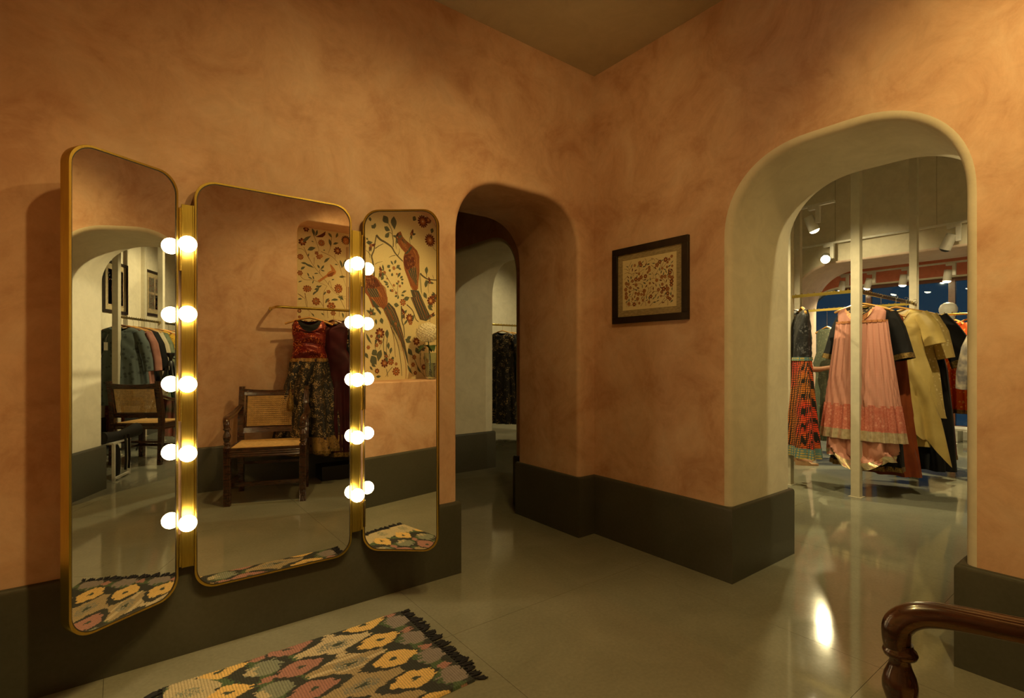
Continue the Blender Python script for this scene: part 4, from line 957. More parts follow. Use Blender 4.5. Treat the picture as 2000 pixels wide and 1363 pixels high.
def garment(name, label, cat, loc, rz, zs, sh, body, hem, m_, trim=None, trim_h=.04, sl=None, sl_m=None, sl_trim=None, scoop=.06, under=None, seed=0, group=None, asym=None, lower=None, hg='hangwood', hglabel=None, rail=None, hip=.22, waist=None, yoke=None, **opt):
    """zs = shoulder height above the floor; body = list of extra (z, halfwidth, depth, amp, folds)"""
    t = thing(name, label, cat, (loc[0], loc[1], 0), rz, group)
    lining = cowl = None; lining = opt.get('lining'); cowl = opt.get('cowl'); folds = opt.get('folds'); nn = opt.get('n', 96)
    hipz = waist[0] if waist else zs - .42; hipw = waist[1] if waist else hip
    tr = top_rings(zs, sh, hipz, hipw)
    if folds: tr = tr[:-3] + [(q_[0], q_[1], q_[2], folds[0], folds[1], 0) for q_ in tr[-3:]]
    if lining: part_shell(t, 'lining', lining, [(q_[0] - .001, q_[1] * .96, q_[2] * .9, q_[3], q_[4], 0) for q_ in tr[:5]], scoop=scoop * .55, seed=seed)
    full = tr + [(b_[0], b_[1], b_[2], b_[3], b_[4], b_[5] if len(b_) > 5 else 0) for b_ in body]
    if lower:
        part_shell(t, 'bodice', m_, tr, scoop=scoop, seed=seed, cowl=cowl, sub=10 if cowl else 4)
        low = [tr[-1]] + full[len(tr):]; part_shell(t, 'skirt', lower, low, seed=seed, asym=asym, sub=6, n=110)
        q = MB(); wb = tr[-1]; q.loft(shell([(wb[0] + .012, wb[1] + .006, wb[2] + .008, wb[3], wb[4], 0), (wb[0] - .02, wb[1] + .007, wb[2] + .009, wb[3], wb[4], 0)], seed=seed), cap=False); q.build('waistband', trim or m_, t, 70)
    else: part_shell(t, 'body', m_, full, scoop=scoop, seed=seed, asym=asym, n=nn)
    last = full[-1]; prev = full[-2]
    if trim:
        f = trim_h / max(.01, prev[0] - last[0]); up_ = [last[q] + (prev[q] - last[q]) * f for q in range(6)]
        a = list(up_); b_ = list(last); a[1] += .004; b_[1] += .004; a[2] += .004; b_[2] += .004; b_[0] -= .003
        q = MB(); q.loft(shell([tuple(a), tuple(b_)], seed=seed, asym=asym, n=110, sub=3), cap=False); q.build('hem_trim', trim, t, 70)
    if yoke:
        q = MB(); K = 22; vs = []
        for i in range(K + 1):
            x = -.108 + .216 * i / K; g = max(0, 1 - (x / .12) ** 2); zt = zs - scoop * g - .004
            for j in range(6):
                dz = yoke[1] * (g ** .6) * j / 5 + .004 * j / 5; yy = -.050 * sqrt(max(.05, 1 - (x / .2) ** 2)) - .006 - .02 * j / 5 * g
                vs.append((x, yy, zt - dz))
        q.add(vs, [(i * 6 + j, i * 6 + j + 1, (i + 1) * 6 + j + 1, (i + 1) * 6 + j) for i in range(K) for j in range(5)]); q.build('neck_embroidery', yoke[0], t, 70)
    if under:
        part_shell(t, 'underskirt', under[0], [tuple(u) + (0,) * (6 - len(u)) for u in under[1]], seed=seed + 5, n=110, sub=6)
        if len(under) > 2:
            u0, u1 = under[1][-2], under[1][-1]; f = .05 / (u0[0] - u1[0]); a = [u1[q] + (u0[q] - u1[q]) * f for q in range(5)] + [0]; b_ = list(u1) + [0]
            a[1] += .004; b_[1] += .004; a[2] += .004; b_[2] += .004
            q = MB(); q.loft(shell([tuple(a), tuple(b_)], seed=seed + 5, n=110, sub=3), cap=False); q.build('underskirt_trim', under[2], t, 70)
    if sl:
        for s_ in (-1, 1):
            sleeve(t, sl_m or m_, s_, zs, [(x, y, zs - z) for x, y, z in sl[0]], sl[1], sl_trim, seed + s_)
    if rail:
        hanger((loc[0], loc[1], rail), rz, hglabel or ('wooden clothes hanger holding the ' + label), hg, w_=opt.get('hw', min(.42, 2 * sh + .03)), hook=max(.03, rail - zs - .022))
    return t
LS = [(.17, 0, .07), (.24, 0, .22), (.29, 0, .42), (.31, -.01, .56)]       # long hanging sleeve
LSr = [(.06, .045), (.065, .045), (.055, .04), (.05, .035)]
SS = [(.17, 0, .06), (.24, 0, .15), (.29, 0, .26)]
SSr = [(.06, .045), (.07, .045), (.07, .045)]
WS = [(.17, 0, .06), (.22, 0, .20), (.262, 0, .38), (.282, -.01, .47)]
WSr = [(.06, .04), (.075, .045), (.078, .05), (.082, .055)]

ZR = 1.787
# clothes frame: posts and rails
def post(x, y, label, group=None, z1=ZS):
    q = MB(); q.box(-.034, -.034, 0, .034, .034, z1); q.box(-.05, -.05, 0, .05, .05, .004); o = q.build('square_post', M['post'], None, 0, bevel=.002); o.location = (x, y, 0); return tag(o, label, 'post')
post(5.095, 1.739, 'tall off-white square post in front of the pink dress, through the large arch')
post(6.765, 1.769, 'tall off-white square post behind the olive silk tunic')
post(5.095, 2.31, 'off-white square post just inside the left edge of the large arch')
post(6.765, 2.95, 'off-white square post deep in the shop behind the grey-green gown')
post(5.10, -.29, 'off-white square post in front of the teal tunic, in the left mirror')
post(6.24, -.29, 'second off-white square post of the side rail, in the left mirror')
post(6.79, -.78, 'slim off-white wall post between two framed pictures, in the left mirror')
def rail(p0, p1, label, pegs=True):
    p0 = Vector(p0); p1 = Vector(p1); d = p1 - p0; L_ = d.length; rz = atan2(d.y, d.x)
    t = thing('clothes_rail', label, 'clothes rail', p0, rz)
    q = MB(); q.box(0, -.006, -.014, L_, .006, .014); q.build('flat_bar', M['brass'], t, 30, bevel=.001)
    if pegs:
        n = int(L_ / .055)
        for k in range(n):
            q = MB(); q.tube([(.03 + k * .055, 0, .012), (.03 + k * .055, 0, .024)], [.0032, .0045], 8); q.build('peg', M['brass'], t, 50)
    return t
rail((5.13, 1.745, ZR), (6.73, 1.768, ZR), 'brass rail with pegs running back from the front post, carrying the pink dress')
rail((5.095, 1.775, ZR), (5.095, 2.28, ZR), 'short brass rail between two posts above the black and orange outfit')
rail((6.765, 1.80, ZR), (6.765, 2.92, ZR), 'rear brass rail across the shop carrying the grey-green gown')
rail((5.13, -.285, 1.72), (6.80, -.285, 1.72), 'brass rail along the side wall with colourful tunics, in the left mirror')

D = RZX
pk = garment('dress', 'sleeveless rose pink dress with embroidered hem and silver ribbon, behind the front post', 'dress', (5.20, 1.74), -D, 1.665, .185,
        [(1.36, .215, .078, .006, 22), (1.05, .255, .088, .009, 22), (.78, .29, .098, .011, 20)], .50, G['pink'], scoop=.085, rail=ZR, seed=4, yoke=(G['rosetrim'], .055), waist=(1.52, .198), hw=.43, folds=(.004, 22), n=220, lining=G['blackgold'],
        hglabel='wooden hanger inside the pink sleeveless dress')
part_shell(pk, 'embroidered_border', G['pinkborder'], [(.80, .291, .0985, .0115, 20, 0), (.66, .311, .103, .013, 20, 0), (.575, .321, .107, .014, 20, 0)], seed=4, n=220)
q = part_shell(pk, 'ribbon_band', G['silver'], [(.577, .321, .107, .014, 20, 0), (.49, .334, .112, .015, 20, 0)], seed=4, n=220)
part_shell(pk, 'underskirt', G['pink'], [(.60, .26, .07, .015, 8, 0), (.42, .27, .08, .03, 8, 0), (.33, .25, .09, .035, 7, 0)], seed=9, n=110, asym=lambda x, y, z: -.10 * max(0, 1 - (x / .2) ** 2) * max(0, (.60 - z) / .27))
part_shell(pk, 'underskirt_ribbon', G['silver'], [(.375, .262, .088, .0325, 7.5, 0), (.325, .252, .094, .035, 7, 0)], seed=9, n=110, asym=lambda x, y, z: -.10 * max(0, 1 - (x / .2) ** 2) * max(0, (.60 - z) / .27))
part_shell(pk, 'waist_braid', G['rosetrim'], [(1.532, .196, .079, .005, 22, 0), (1.512, .197, .080, .005, 22, 0)], seed=4, n=220)

garment('dress', 'long black dress with gold-edged sleeves showing either side of the pink dress', 'dress', (5.38, 1.76), -D, 1.66, .195,
        [(1.2, .22, .08, .008, 9), (.7, .25, .09, .02, 10), (.22, .28, .10, .03, 9)], .3, G['black'], trim=G['golde'], sl=(WS, WSr), sl_trim=G['golde'], rail=ZR, seed=6, hglabel='wooden hanger of the black dress behind the pink one')
garment('dress', 'sheer burnt orange dress with long skirt hanging third on the front rail', 'dress', (5.56, 1.70), -D, 1.62, .17,
        [(1.2, .19, .07, .008, 9), (.7, .23, .09, .02, 10), (.16, .29, .10, .03, 9)], .3, G['orangesheer'], rail=ZR, seed=16, hglabel='wooden hanger of the sheer orange dress')
garment('tunic', 'olive gold raw silk tunic with pointed uneven hem right of the pink dress', 'tunic', (5.82, 1.66), -D, 1.665, .215,
        [(1.1, .26, .09, .020, 8), (.75, .31, .10, .04, 7), (.50, .37, .12, .06, 7)], .5, G['olive'], sl=([(.18, 0, .06), (.25, 0, .18), (.29, 0, .34)], [(.06, .045), (.075, .05), (.08, .05)]), rail=ZR, seed=11, hglabel='wooden hanger of the olive silk tunic', yoke=(G['oliveemb'], .07),
        asym=lambda x, y, z: (.16 - .40 * abs(x / .40) ** 1.4) * max(0, (1.15 - z) / .65), under=(G['olive'], [(1.0, .2, .07, .01, 8), (.40, .25, .08, .02, 8)]), scoop=.08, lining=G['creamc'])
garment('tunic', 'olive tunic with gold embroidered sleeves just behind the plain olive one', 'tunic', (6.04, 1.64), -D, 1.66, .215,
        [(1.1, .25, .08, .01, 8), (.65, .29, .10, .03, 7)], .5, G['oliveemb'], sl=([(.18, 0, .06), (.25, 0, .22), (.30, 0, .46)], [(.06, .045), (.07, .05), (.065, .045)]), rail=ZR, seed=12, hglabel='wooden hanger of the embroidered olive tunic')
garment('dress', 'long black dress with broad cuffs edged in gold, behind the olive tunics', 'dress', (6.30, 1.64), -D, 1.66, .22,
        [(1.1, .24, .09, .012, 9), (.6, .28, .1, .03, 8), (.12, .30, .1, .04, 8)], .1, G['black'], sl=([(.19, 0, .06), (.27, 0, .20), (.36, 0, .40), (.40, 0, .52)], [(.07, .05), (.09, .05), (.11, .06), (.11, .06)]), sl_trim=G['golde'], rail=ZR, seed=13, hglabel='wooden hanger of the black gold-cuffed dress')
garment('dress', 'dark maroon dress farthest back on the front rail', 'dress', (6.56, 1.70), -D, 1.66, .2,
        [(1.1, .25, .09, .012, 9), (.6, .28, .1, .03, 8), (.2, .30, .1, .04, 8)], .1, G['maroond'], trim=G['golde'], rail=ZR, seed=14, hglabel='wooden hanger of the dark maroon dress')
# outfit by the left jamb
garment('dress', 'black sequined top over a red and orange checked skirt, left edge of the arch', 'dress', (5.10, 2.19), R(38), 1.66, .15,
        [(1.0, .17, .07, .014, 8), (.7, .21, .09, .02, 8), (.30, .27, .115, .03, 8)], .3, G['blacklace'], lower=G['plaid'], waist=(1.20, .135), trim=G['stripehem'], trim_h=.09, rail=ZR, seed=21, scoop=.12, hglabel='wooden hanger of the black sequined top')
garment('dress', 'grey-green sequined gown hanging behind the orange skirt', 'dress', (6.765, 2.62), R(60), 1.56, .16,
        [(1.0, .16, .07, .012, 9), (.6, .19, .08, .02, 9), (.22, .22, .09, .025, 9)], .3, G['greygreen'], rail=ZR, seed=22, hglabel='wooden hanger of the grey-green gown', scoop=.02)
garment('dress', 'teal green silk dress between the grey-green gown and the pink dress', 'dress', (6.765, 2.40), R(80), 1.58, .18,
        [(1.0, .2, .07, .012, 9), (.5, .25, .08, .02, 9)], .3, G['teal'], rail=ZR, seed=23, sl=(SS, SSr), hglabel='wooden hanger of the teal silk dress')
garment('tunic', 'mustard tunic behind the teal dress, in the gap left of the pink dress', 'tunic', (6.765, 2.22), R(85), 1.56, .18,
        [(1.0, .2, .07, .012, 9), (.7, .22, .08, .02, 9)], .3, G['yellow'], rail=ZR, seed=24, hglabel='wooden hanger of the mustard tunic')

# rounded brass rack with orange clothes
rk = thing('clothes_rack', 'rounded brass tube clothes rack holding orange clothes, at the right of the large arch', 'clothes rack', (7.2, 1.36, 0))
q = MB(); q.tube([(0, .72, 1.68), (0, .3, 1.68), (0, .06, 1.68), (0, .02, 1.67), (0, -.005, 1.64), (0, -.01, 1.60), (0, -.02, 1.57), (0, -.05, 1.55), (0, -.12, 1.54)], .011, 10)
q.build('bent_tube', M['brass'], rk, 50)
q = MB(); q.tube([(0, .70, .02), (0, .70, 1.68)], .011, 10); q.tube([(0, -.12, .02), (0, -.12, 1.545)], .011, 10); q.build('upright', M['brass'], rk, 50)
q = MB(); q.tube([(-.25, .70, .012), (.25, .70, .012)], .011, 8); q.tube([(-.25, -.12, .012), (.25, -.12, .012)], .011, 8); q.build('foot_bar', M['brass'], rk, 50)
for k in range(9):
    q = MB(); q.tube([(0, .12 + k * .065, 1.69), (0, .12 + k * .065, 1.708)], .004, 6); q.build('peg', M['brass'], rk, 50)
for k, (dy, mm_, tm, lab, a) in enumerate(((.06, 'maroond', None, 'dark maroon dress at the right end of the brass tube rack', 52), (.16, 'orange', 'golde', 'gold-hemmed orange dotted dress nearer the right rack end', 40), (.30, 'orange', 'golde', 'second orange dotted dress, middle of the brass tube rack', 50), (.44, 'magenta', None, 'magenta dress behind the orange dotted ones', 55), (.56, 'maroond', None, 'dark maroon dress at the left end of the brass tube rack', 60))):
    garment('dress', lab, 'dress', (7.2, 1.36 + dy), R(a), 1.60, .16, [(1.05, .17, .07, .012, 8), (.62, .19 + .01 * k, .08, .02, 8)], .5, G[mm_], rail=1.68, seed=31 + k, trim=G[tm] if tm else None, sl=(SS, SSr) if k in (1, 2) else None,
            hglabel='wooden hanger of the ' + lab)
# clothes close to the right jamb
garment('tunic', 'grey tie-dyed cotton shirt half hidden by the right jamb of the large arch', 'tunic', (5.60, .90), R(62), 1.50, .17, [(1.0, .18, .07, .01, 8), (.80, .19, .08, .014, 8)], .5, G['tiedye'], sl=(LS, LSr), seed=41, rail=1.60, hglabel='wooden hanger of the grey tie-dyed shirt')
garment('dress', 'long brick red printed dress at the right edge of the large arch', 'dress', (5.45, .80), R(62), 1.52, .18, [(1.0, .2, .07, .01, 8), (.40, .24, .08, .024, 8)], .5, G['brick'], seed=42, rail=1.60, hglabel='wooden hanger of the brick red dress')
rk2 = thing('clothes_rack', 'brass tube rack behind the right jamb holding the tie-dyed shirt', 'clothes rack', (5.3, .62, 0), R(62))
q = MB(); q.tube([(0, -.02, .02), (0, -.02, 1.55), (.03, -.02, 1.59), (.08, -.02, 1.60), (.34, -.02, 1.60)], .011, 10); q.build('bent_tube', M['brass'], rk2, 50)
q = MB(); q.tube([(-.2, -.02, .012), (.2, -.02, .012)], .011, 8); q.build('foot_bar', M['brass'], rk2, 50)

# side rail clothes (seen in the left mirror): plane across the x-running rail
side = [(.06, 'tealgrey', 'slate teal block-printed tunic nearest on the side rail', 'tunic', LS, .62), (.20, 'tealgrey', 'second slate teal tunic right behind the nearest one', 'tunic', None, .6), (.33, 'rosegrey', 'faded rose cotton tunic on the side rail', 'tunic', LS, .66), (.46, 'black', 'black jacket next to the faded rose tunic on the side rail', 'jacket', LS, .8), (.60, 'creamc', 'cream tunic after the black jacket on the side rail', 'tunic', LS, .7),
        (.74, 'sage', 'sage green printed tunic on the side rail', 'tunic', LS, .66), (.88, 'yellow', 'yellow flowered tunic on the side rail', 'tunic', LS, .66), (1.00, 'coral', 'coral tunic after the yellow one on the side rail', 'tunic', LS, .66), (1.12, 'mint', 'mint and teal striped tunic on the side rail', 'tunic', LS, .66), (1.26, 'creamc', 'pale tunic near the far end of the side rail', 'tunic', None, .6), (1.40, 'coral', 'coral tunic at the far end of the side rail', 'tunic', None, .6)]
for k, (dx, mm_, lab, cat, sl, hz) in enumerate(side):
    garment('jacket' if cat == 'jacket' else 'tunic', lab, cat, (5.13 + dx, -.285 + .02 * dx), -D + R(4 * (k % 3) - 4), 1.60, .20, [(1.0, .24, .075, .012, 8), (hz, .28, .085, .02, 8)], .5, G[mm_], sl=(sl, LSr) if sl else None, seed=51 + k, rail=1.72, hg='hangwood' if k % 3 else 'hangdark', hglabel='wooden hanger of the ' + lab)
tg = thing('price_tag', 'small white paper price tag hanging from the nearest teal tunic', 'tag', (5.085, -.40, 1.40), 0)
q = MB(); q.box(-.001, -.022, -.10, .001, .022, 0); q.build('card', M['white'], tg, 0)
q = MB(); q.tube([(0, 0, 0), (.01, .0, .05), (.03, .01, .10)], .0012, 5); q.build('string', M['white'], tg, 0)
garment('skirt', 'dark red block-printed long skirt low behind the shop armchair', 'skirt', (5.9, -.75), R(-50), 1.02, .14, [(.6, .2, .08, .014, 9), (.10, .28, .1, .024, 9)], .1, G['redprint'], waist=(.96, .13), seed=71)
garment('skirt', 'green and rose printed long skirt behind the shop armchair on its right', 'skirt', (5.9, .05), R(-60), 1.05, .14, [(.6, .22, .08, .014, 9), (.12, .3, .1, .024, 9)], .1, G['greenp'], waist=(.98, .14), seed=72)
# lower rod they hang from
lr = thing('clothes_rack', 'low brass rack with long printed skirts behind the shop armchair', 'clothes rack', (5.9, -.9, 0), R(90))
q = MB(); q.tube([(-.12, 0, .02), (-.12, 0, 1.10), (-.08, 0, 1.12), (1.1, 0, 1.12), (1.14, 0, 1.10), (1.14, 0, .02)], .010, 8); q.build('bent_tube', M['brass'], lr, 50)

# pictures on the shop's side wall
picture('framed_print', 'black-framed brown figure print half behind the jamb, in the left mirror', (6.36, -.8, 1.835), (-1, 0, 0), (0, 1, 0), .60, .72, .040, .06, 8, 60, 1)
picture('framed_print', 'black-framed sheet of four dark panels, in the left mirror', (7.46, -.8, 1.88), (-1, 0, 0), (0, 1, 0), .60, .72, .040, .055, 9, 80, 2)

# stand, bag and tripod beside the shop chair
st = thing('equipment_stand', 'low white tubular stand beside the shop armchair in the left mirror', 'stand', (3.76, .437, 0), R(-5.5))
q = MB()
for x in (-.17, .17):
    q.box(x - .012, -.012, .0, x + .012, .012, .375)
    q.box(x - .012, -.30, .0, x + .012, -.276, .375)
q.build('leg', M['white'], st, 0)
q = MB(); q.box(-.182, -.012, .012, .182, .012, .030); q.box(-.182, -.30, .012, .182, -.276, .03); q.build('lower_bar', M['white'], st, 0)
q = MB(); q.box(-.20, -.31, .36, .19, .012, .378); q.build('top_panel', M['white'], st, 0, bevel=.002)
bg = thing('equipment_bag', 'black tapered equipment bag with straps lying on the white stand', 'bag', (3.80, .42, .378), R(-5.5))
q = MB(); q.tube([(-.26, -.06, .05), (-.12, -.03, .045), (0, -.01, .045), (.12, .02, .055), (.24, .04, .07)], [(.06, .05), (.05, .045), (.045, .045), (.06, .055), (.07, .068)], 16, side=(0, 0, 1)); q.build('bag_body', M['black'], bg, 50)
for x in (-.06, .02):
    q = MB(); q.tube([(x, .05, .05), (x, .056, .0), (x + .004, .058, -.2), (x + .008, .05, -.3)], [(.004, .012)] * 4, 6); q.build('strap', M['blackp'], bg, 40)
pc = thing('pouch', 'black pouch hanging inside the white stand', 'bag', (3.74, .40, .02), R(-5.5))
q = MB(); q.loft([[Vector((cos(2 * pi * k / 16) * a, sin(2 * pi * k / 16) * b_, z)) for k in range(16)] for a, b_, z in ((.03, .02, 0), (.055, .03, .03), (.06, .035, .15), (.05, .03, .26), (.03, .015, .31))]); q.build('pouch_body', M['black'], pc, 50)
tp = thing('tripod', 'black photo tripod behind the shop armchair, in front of the coloured tunics', 'tripod', (5.46, .165, 0), R(20))
for a in (0, 120, 240):
    q = MB(); e = Vector((cos(R(a)) * .38, sin(R(a)) * .38, 0)); c_ = Vector((cos(R(a)) * .03, sin(R(a)) * .03, 1.12))
    q.tube([c_, c_.lerp(e, .5)], .015, 8); q.tube([c_.lerp(e, .45), e + Vector((0, 0, .01))], .010, 8); q.build('leg', M['blackp'], tp, 50)
q = MB(); q.tube([(0, 0, .85), (0, 0, 1.24)], .014, 10); q.build('centre_column', M['blackp'], tp, 50)
q = MB(); q.lathe([(.0, 1.10), (.045, 1.10), (.04, 1.15), (.02, 1.17), (.022, 1.21), (.045, 1.235), (.05, 1.26), (.05, 1.275), (0, 1.275)], n=16); q.tube([(0, 0, 1.22), (.14, 0, 1.17)], .008, 8); q.build('tripod_head', M['blackp'], tp, 40)

# ------------------------------------------------------------------ front wall rail and clothes (middle mirror)
fr2 = thing('clothes_rail', 'round brass wall rail carrying the wine red dress, reflected in the middle mirror', 'clothes rail', (1.136, -.49, 1.68))
q = MB(); q.tube([(0, .0, 0), (0, .20, 0), (.006, .228, 0), (.02, .238, 0), (.05, .24, 0), (1.10, .24, 0), (1.13, .238, 0), (1.144, .228, 0), (1.15, .20, 0), (1.15, 0, 0)], .0125, 12); q.build('bent_tube', M['brass'], fr2, 50)
for x in (0, 1.15):
    q = MB(); q.lathe([(0, 0), (.017, 0), (.017, .004), (0, .006)], at=(x, .006, 0), n=20, axis='Y'); q.build('wall_flange', M['brass'], fr2, 40)
dr = garment('dress', 'sleeveless wine red sequined top over a wide black brocade skirt on the wall rail', 'dress', (1.43, -.25), R(192), 1.575, .155,
        [(.95, .205, .10, .030, 7), (.65, .255, .13, .046, 7), (.33, .325, .155, .062, 7)], .3, G['wine'], lower=G['blackgold'], waist=(1.19, .165), trim=G['goldborder'], trim_h=.13, seed=81, scoop=.10, rail=1.68, cowl=.019, hw=.43, lining=G['black'], hglabel='wooden hanger of the wine red top')
part_shell(dr, 'gold_piping', G['golde'], [(.335, .33, .162, .062, 7, 0), (.305, .334, .165, .062, 7, 0)], seed=81, n=110)
part_shell(dr, 'skirt_panel', G['skirtgold'], [(1.16, .172, .084, .010, 7.5, 0), (.95, .208, .103, .030, 7, 0), (.65, .258, .133, .046, 7, 0), (.462, .292, .146, .055, 7, 0)], seed=81, n=110)
q = MB(); q.lathe([(.004, 1.0), (.004, .92), (.012, .90), (.030, .80), (.032, .74), (.02, .73), (0, .73)], at=(.17, -.14, -.02), n=14); q.build('tassel', G['golde'], dr, 60)
for k, (x, mm_, tr_, lab, sl) in enumerate(((1.66, 'winesari', 'golde', 'dark wine velvet outfit with gold edging behind the red top', None), (1.78, 'blackgold', 'goldborder', 'black brocade dress third on the wall rail', None), (1.92, 'winesari', 'golde', 'long dark dress with red piping on a walnut hanger', LS), (2.06, 'black', 'golde', 'plain black dress farthest along the wall rail', LS))):
    garment('dress', lab, 'dress', (x, -.25), R(-125), 1.56, .16, [(.9, .17, .07, .012, 9), (.25, .19, .08, .018, 9)], .2, G[mm_], trim=G[tr_], seed=91 + k, sl=(sl, LSr) if sl else None, rail=1.68, hg='hangdark', hglabel='walnut hanger of the ' + lab)
q = MB(); q.box(-.40, -.17, 0, .40, .05, .14); b2 = q.build('low_black_plinth', M['blackp'], None, 30, bevel=.004); b2.location = (1.95, -.30, 0); tag(b2, 'low black plinth on the floor under the brocade skirt', 'plinth')

# ------------------------------------------------------------------ corridor view: two dark dresses on a far rail
rail((4.55, 6.72, 1.74), (5.75, 6.72, 1.74), 'brass rail deep beyond the doorway with two black dresses')
garment('dress', 'long black dress with gold embroidery, left of the pair beyond the doorway', 'dress', (4.93, 6.72), R(-60), 1.63, .19, [(1.0, .2, .08, .012, 9), (.15, .26, .09, .022, 9)], .2, G['blackgold'], seed=95, rail=1.74, sl=(LS, LSr), hglabel='wooden hanger of the left black dress beyond the doorway')
garment('dress', 'long black dress with faint stripes, right of the pair beyond the doorway', 'dress', (5.12, 6.72), R(-60), 1.61, .19, [(1.0, .2, .08, .012, 9), (.15, .26, .09, .022, 9)], .2, G['black'], seed=96, rail=1.74, sl=(LS, LSr), hglabel='wooden hanger of the right black dress beyond the doorway')

# ------------------------------------------------------------------ mannequin by the window
mn = thing('mannequin', 'white bald mannequin with a plain egg-shaped head by the shop window', 'mannequin', (9.2, 2.016, 0))
q = MB(); q.lathe([(.0, 1.985), (.045, 1.975), (.08, 1.95), (.10, 1.90), (.098, 1.86), (.085, 1.81), (.066, 1.77), (.06, 1.74), (.06, 1.70), (.06, 1.675), (.16, 1.64), (.19, 1.60), (.17, 1.50), (.15, 1.35), (.125, 1.22), (.15, 1.05), (.165, .95), (.15, .85), (.02, .84), (.018, .03), (.15, .02), (.15, 0), (0, 0)], n=28)
q.v = [(x, y * (.62 if z < 1.66 else 1.05), z) for x, y, z in q.v]; q.build('torso_form', M['white'], mn, 60)
part_shell(mn, 'draped_dress', G['creamc'], [(1.62, .10, .08, .002, 5, 0), (1.56, .2, .12, .004, 5, 0), (1.2, .16, .11, .01, 8, 0), (.9, .22, .15, .02, 9, 0), (.5, .28, .18, .03, 9, 0)], seed=3)
bn = thing('white_bench', 'low white bench in front of the shop window', 'bench', (9.66, 1.2, 0))
q = MB(); q.box(-.18, -.8, .17, .18, .9, .20); q.build('seat', M['white'], bn, 0, bevel=.003)
for y in (-.7, .78):
    q = MB(); q.box(-.15, y, 0, .15, y + .03, .17); q.build('leg', M['white'], bn, 0)

# ------------------------------------------------------------------ track lights
def track(p0, p1, label, wires=None, zc=ZS):
    p0 = Vector(p0); p1 = Vector(p1); d = p1 - p0; t = thing('light_track', label, 'light track', p0, atan2(d.y, d.x)); L_ = d.length
    q = MB(); q.box(0, -.017, -.012, L_, .017, .012); q.build('track_bar', M['white'], t, 0)
    for k in (wires or [.15, L_ / 2, L_ - .15]):
        q = MB(); q.tube([(k, 0, .01), (k, 0, zc - p0.z)], .003, 6); q.build('suspension_wire', M['steel'], t, 0)
    return t
def fixture(x, y, ztrack, d, label, lit=True, s_=1.0, group=None, lamp=None):
    """can lamp hanging off a track; d = aim direction"""
    t = thing('track_spotlight', label, 'spotlight', (x, y, ztrack), 0, group)
    d = Vector(d).normalized(); piv = Vector((0, 0, -.13 * s_))
    q = MB(); q.box(-.02 * s_, -.045 * s_, -.035 * s_, .02 * s_, .045 * s_, -.012); q.box(-.015 * s_, -.045 * s_, -.15 * s_, .015 * s_, -.012 * s_, -.03 * s_); q.build('adapter_arm', M['white'], t, 0, bevel=.002)
    rot = d.to_track_quat('Z', 'Y').to_matrix(); c0 = piv + Vector((0, .03 * s_, 0)) - d * .05 * s_
    prof = [(0, -.0), (.034, 0), (.037, .004), (.040, .125), (.041, .13), (.037, .13), (.036, .124)]
    n = 24; ringf = lambda r_, z: [c0 + rot @ Vector((r_ * s_ * cos(2 * pi * k / n), r_ * s_ * sin(2 * pi * k / n), z * s_)) for k in range(n)]
    q = MB(); q.loft([ringf(*a) for a in prof], cap=False); q.build('can', M['white'], t, 50)
    q = MB(); q.loft([ringf(r_, z) for r_, z in ((.0372, .126), (.036, .134), (.028, .143), (.014, .149), (.003, .150))]); q.build('lamp_face', M['lampface'] if lit else M['blackp'], t, 60)
    if lamp: spot('shop_spot_or_fill', Vector((x, y, ztrack)) + c0 + d * (.175 * s_), Vector((x, y, ztrack)) + c0 + d * 3, lamp[0], lamp[1], lamp[2], .03, SHOPW)
    return t
track((6.0, 2.25, 2.86), (6.0, 3.6, 2.86), 'short white suspended light track nearest the large arch', wires=[.30, 1.2])
track((8.15, .2, 2.86), (8.15, 4.2, 2.86), 'long white suspended light track along the bulkhead through the large arch', wires=[1.70, 2.85, 3.6])
track((9.5, 1.0, 2.58), (9.5, 3.7, 2.58), 'light track in the window bay above the dark blue window', wires=[.1, 1.5, 2.6], zc=ZS)
fixture(6.0, 2.45, 2.86, (.30, -.30, -1), 'lit white track spotlight highest at the upper left of the large arch', s_=1.3, lamp=(60, 100, .8))
fx = Vector((2.0, .93, .02)) - Vector((8.15, 3.15, 2.63))
fixture(8.15, 3.13, 2.86, fx, 'lit round spotlight on the bulkhead track, lower left of the arch view', s_=1.5, lamp=(750, 34, .25))
fixture(8.15, 1.73, 2.86, (.15, .45, -1), 'unlit white can spotlight at the right end of the bulkhead track', lit=False, s_=1.5)
for y, lab, dd in ((3.41, 'leftmost small lit spotlight above the arched window', (.1, .25, -1)), (3.035, 'second small lit spotlight above the window, by the front post', (.1, .3, -1)), (2.58, 'small lit spotlight above the window beside the rear post', (0, .1, -1)), (2.05, 'rightmost small lit spotlight above the dark blue window', (0, .1, -1))):
    fixture(9.5, y, 2.58, dd, lab, s_=1.25, lamp=(45, 150, .9))
for i, s in enumerate(ROOM_SPOTS_AND_FILL): spot('room_spot_or_fill', *s[:5], col=s[5], size=.035)
for i, s in enumerate(SHOP_SPOTS_AND_FILL): spot('shop_spot_or_fill', *s[:5], col=s[5], size=.03)
# fixtures of the front room track (above the frame)
track((.5, .80, 3.08), (2.45, .80, 3.08), 'ceiling light track over the front room, out of frame', wires=[.2], zc=ZC)
for i, s in enumerate(ROOM_SPOTS_AND_FILL[:2]):
    d = (Vector(s[1]) - Vector(s[0])).normalized(); fixture(s[0][0] - d.x * .09, s[0][1] - d.y * .09 - .03, 3.08, d, ('ceiling spotlight aimed at the trifold mirror', 'ceiling spotlight aimed at the wall rail')[i])
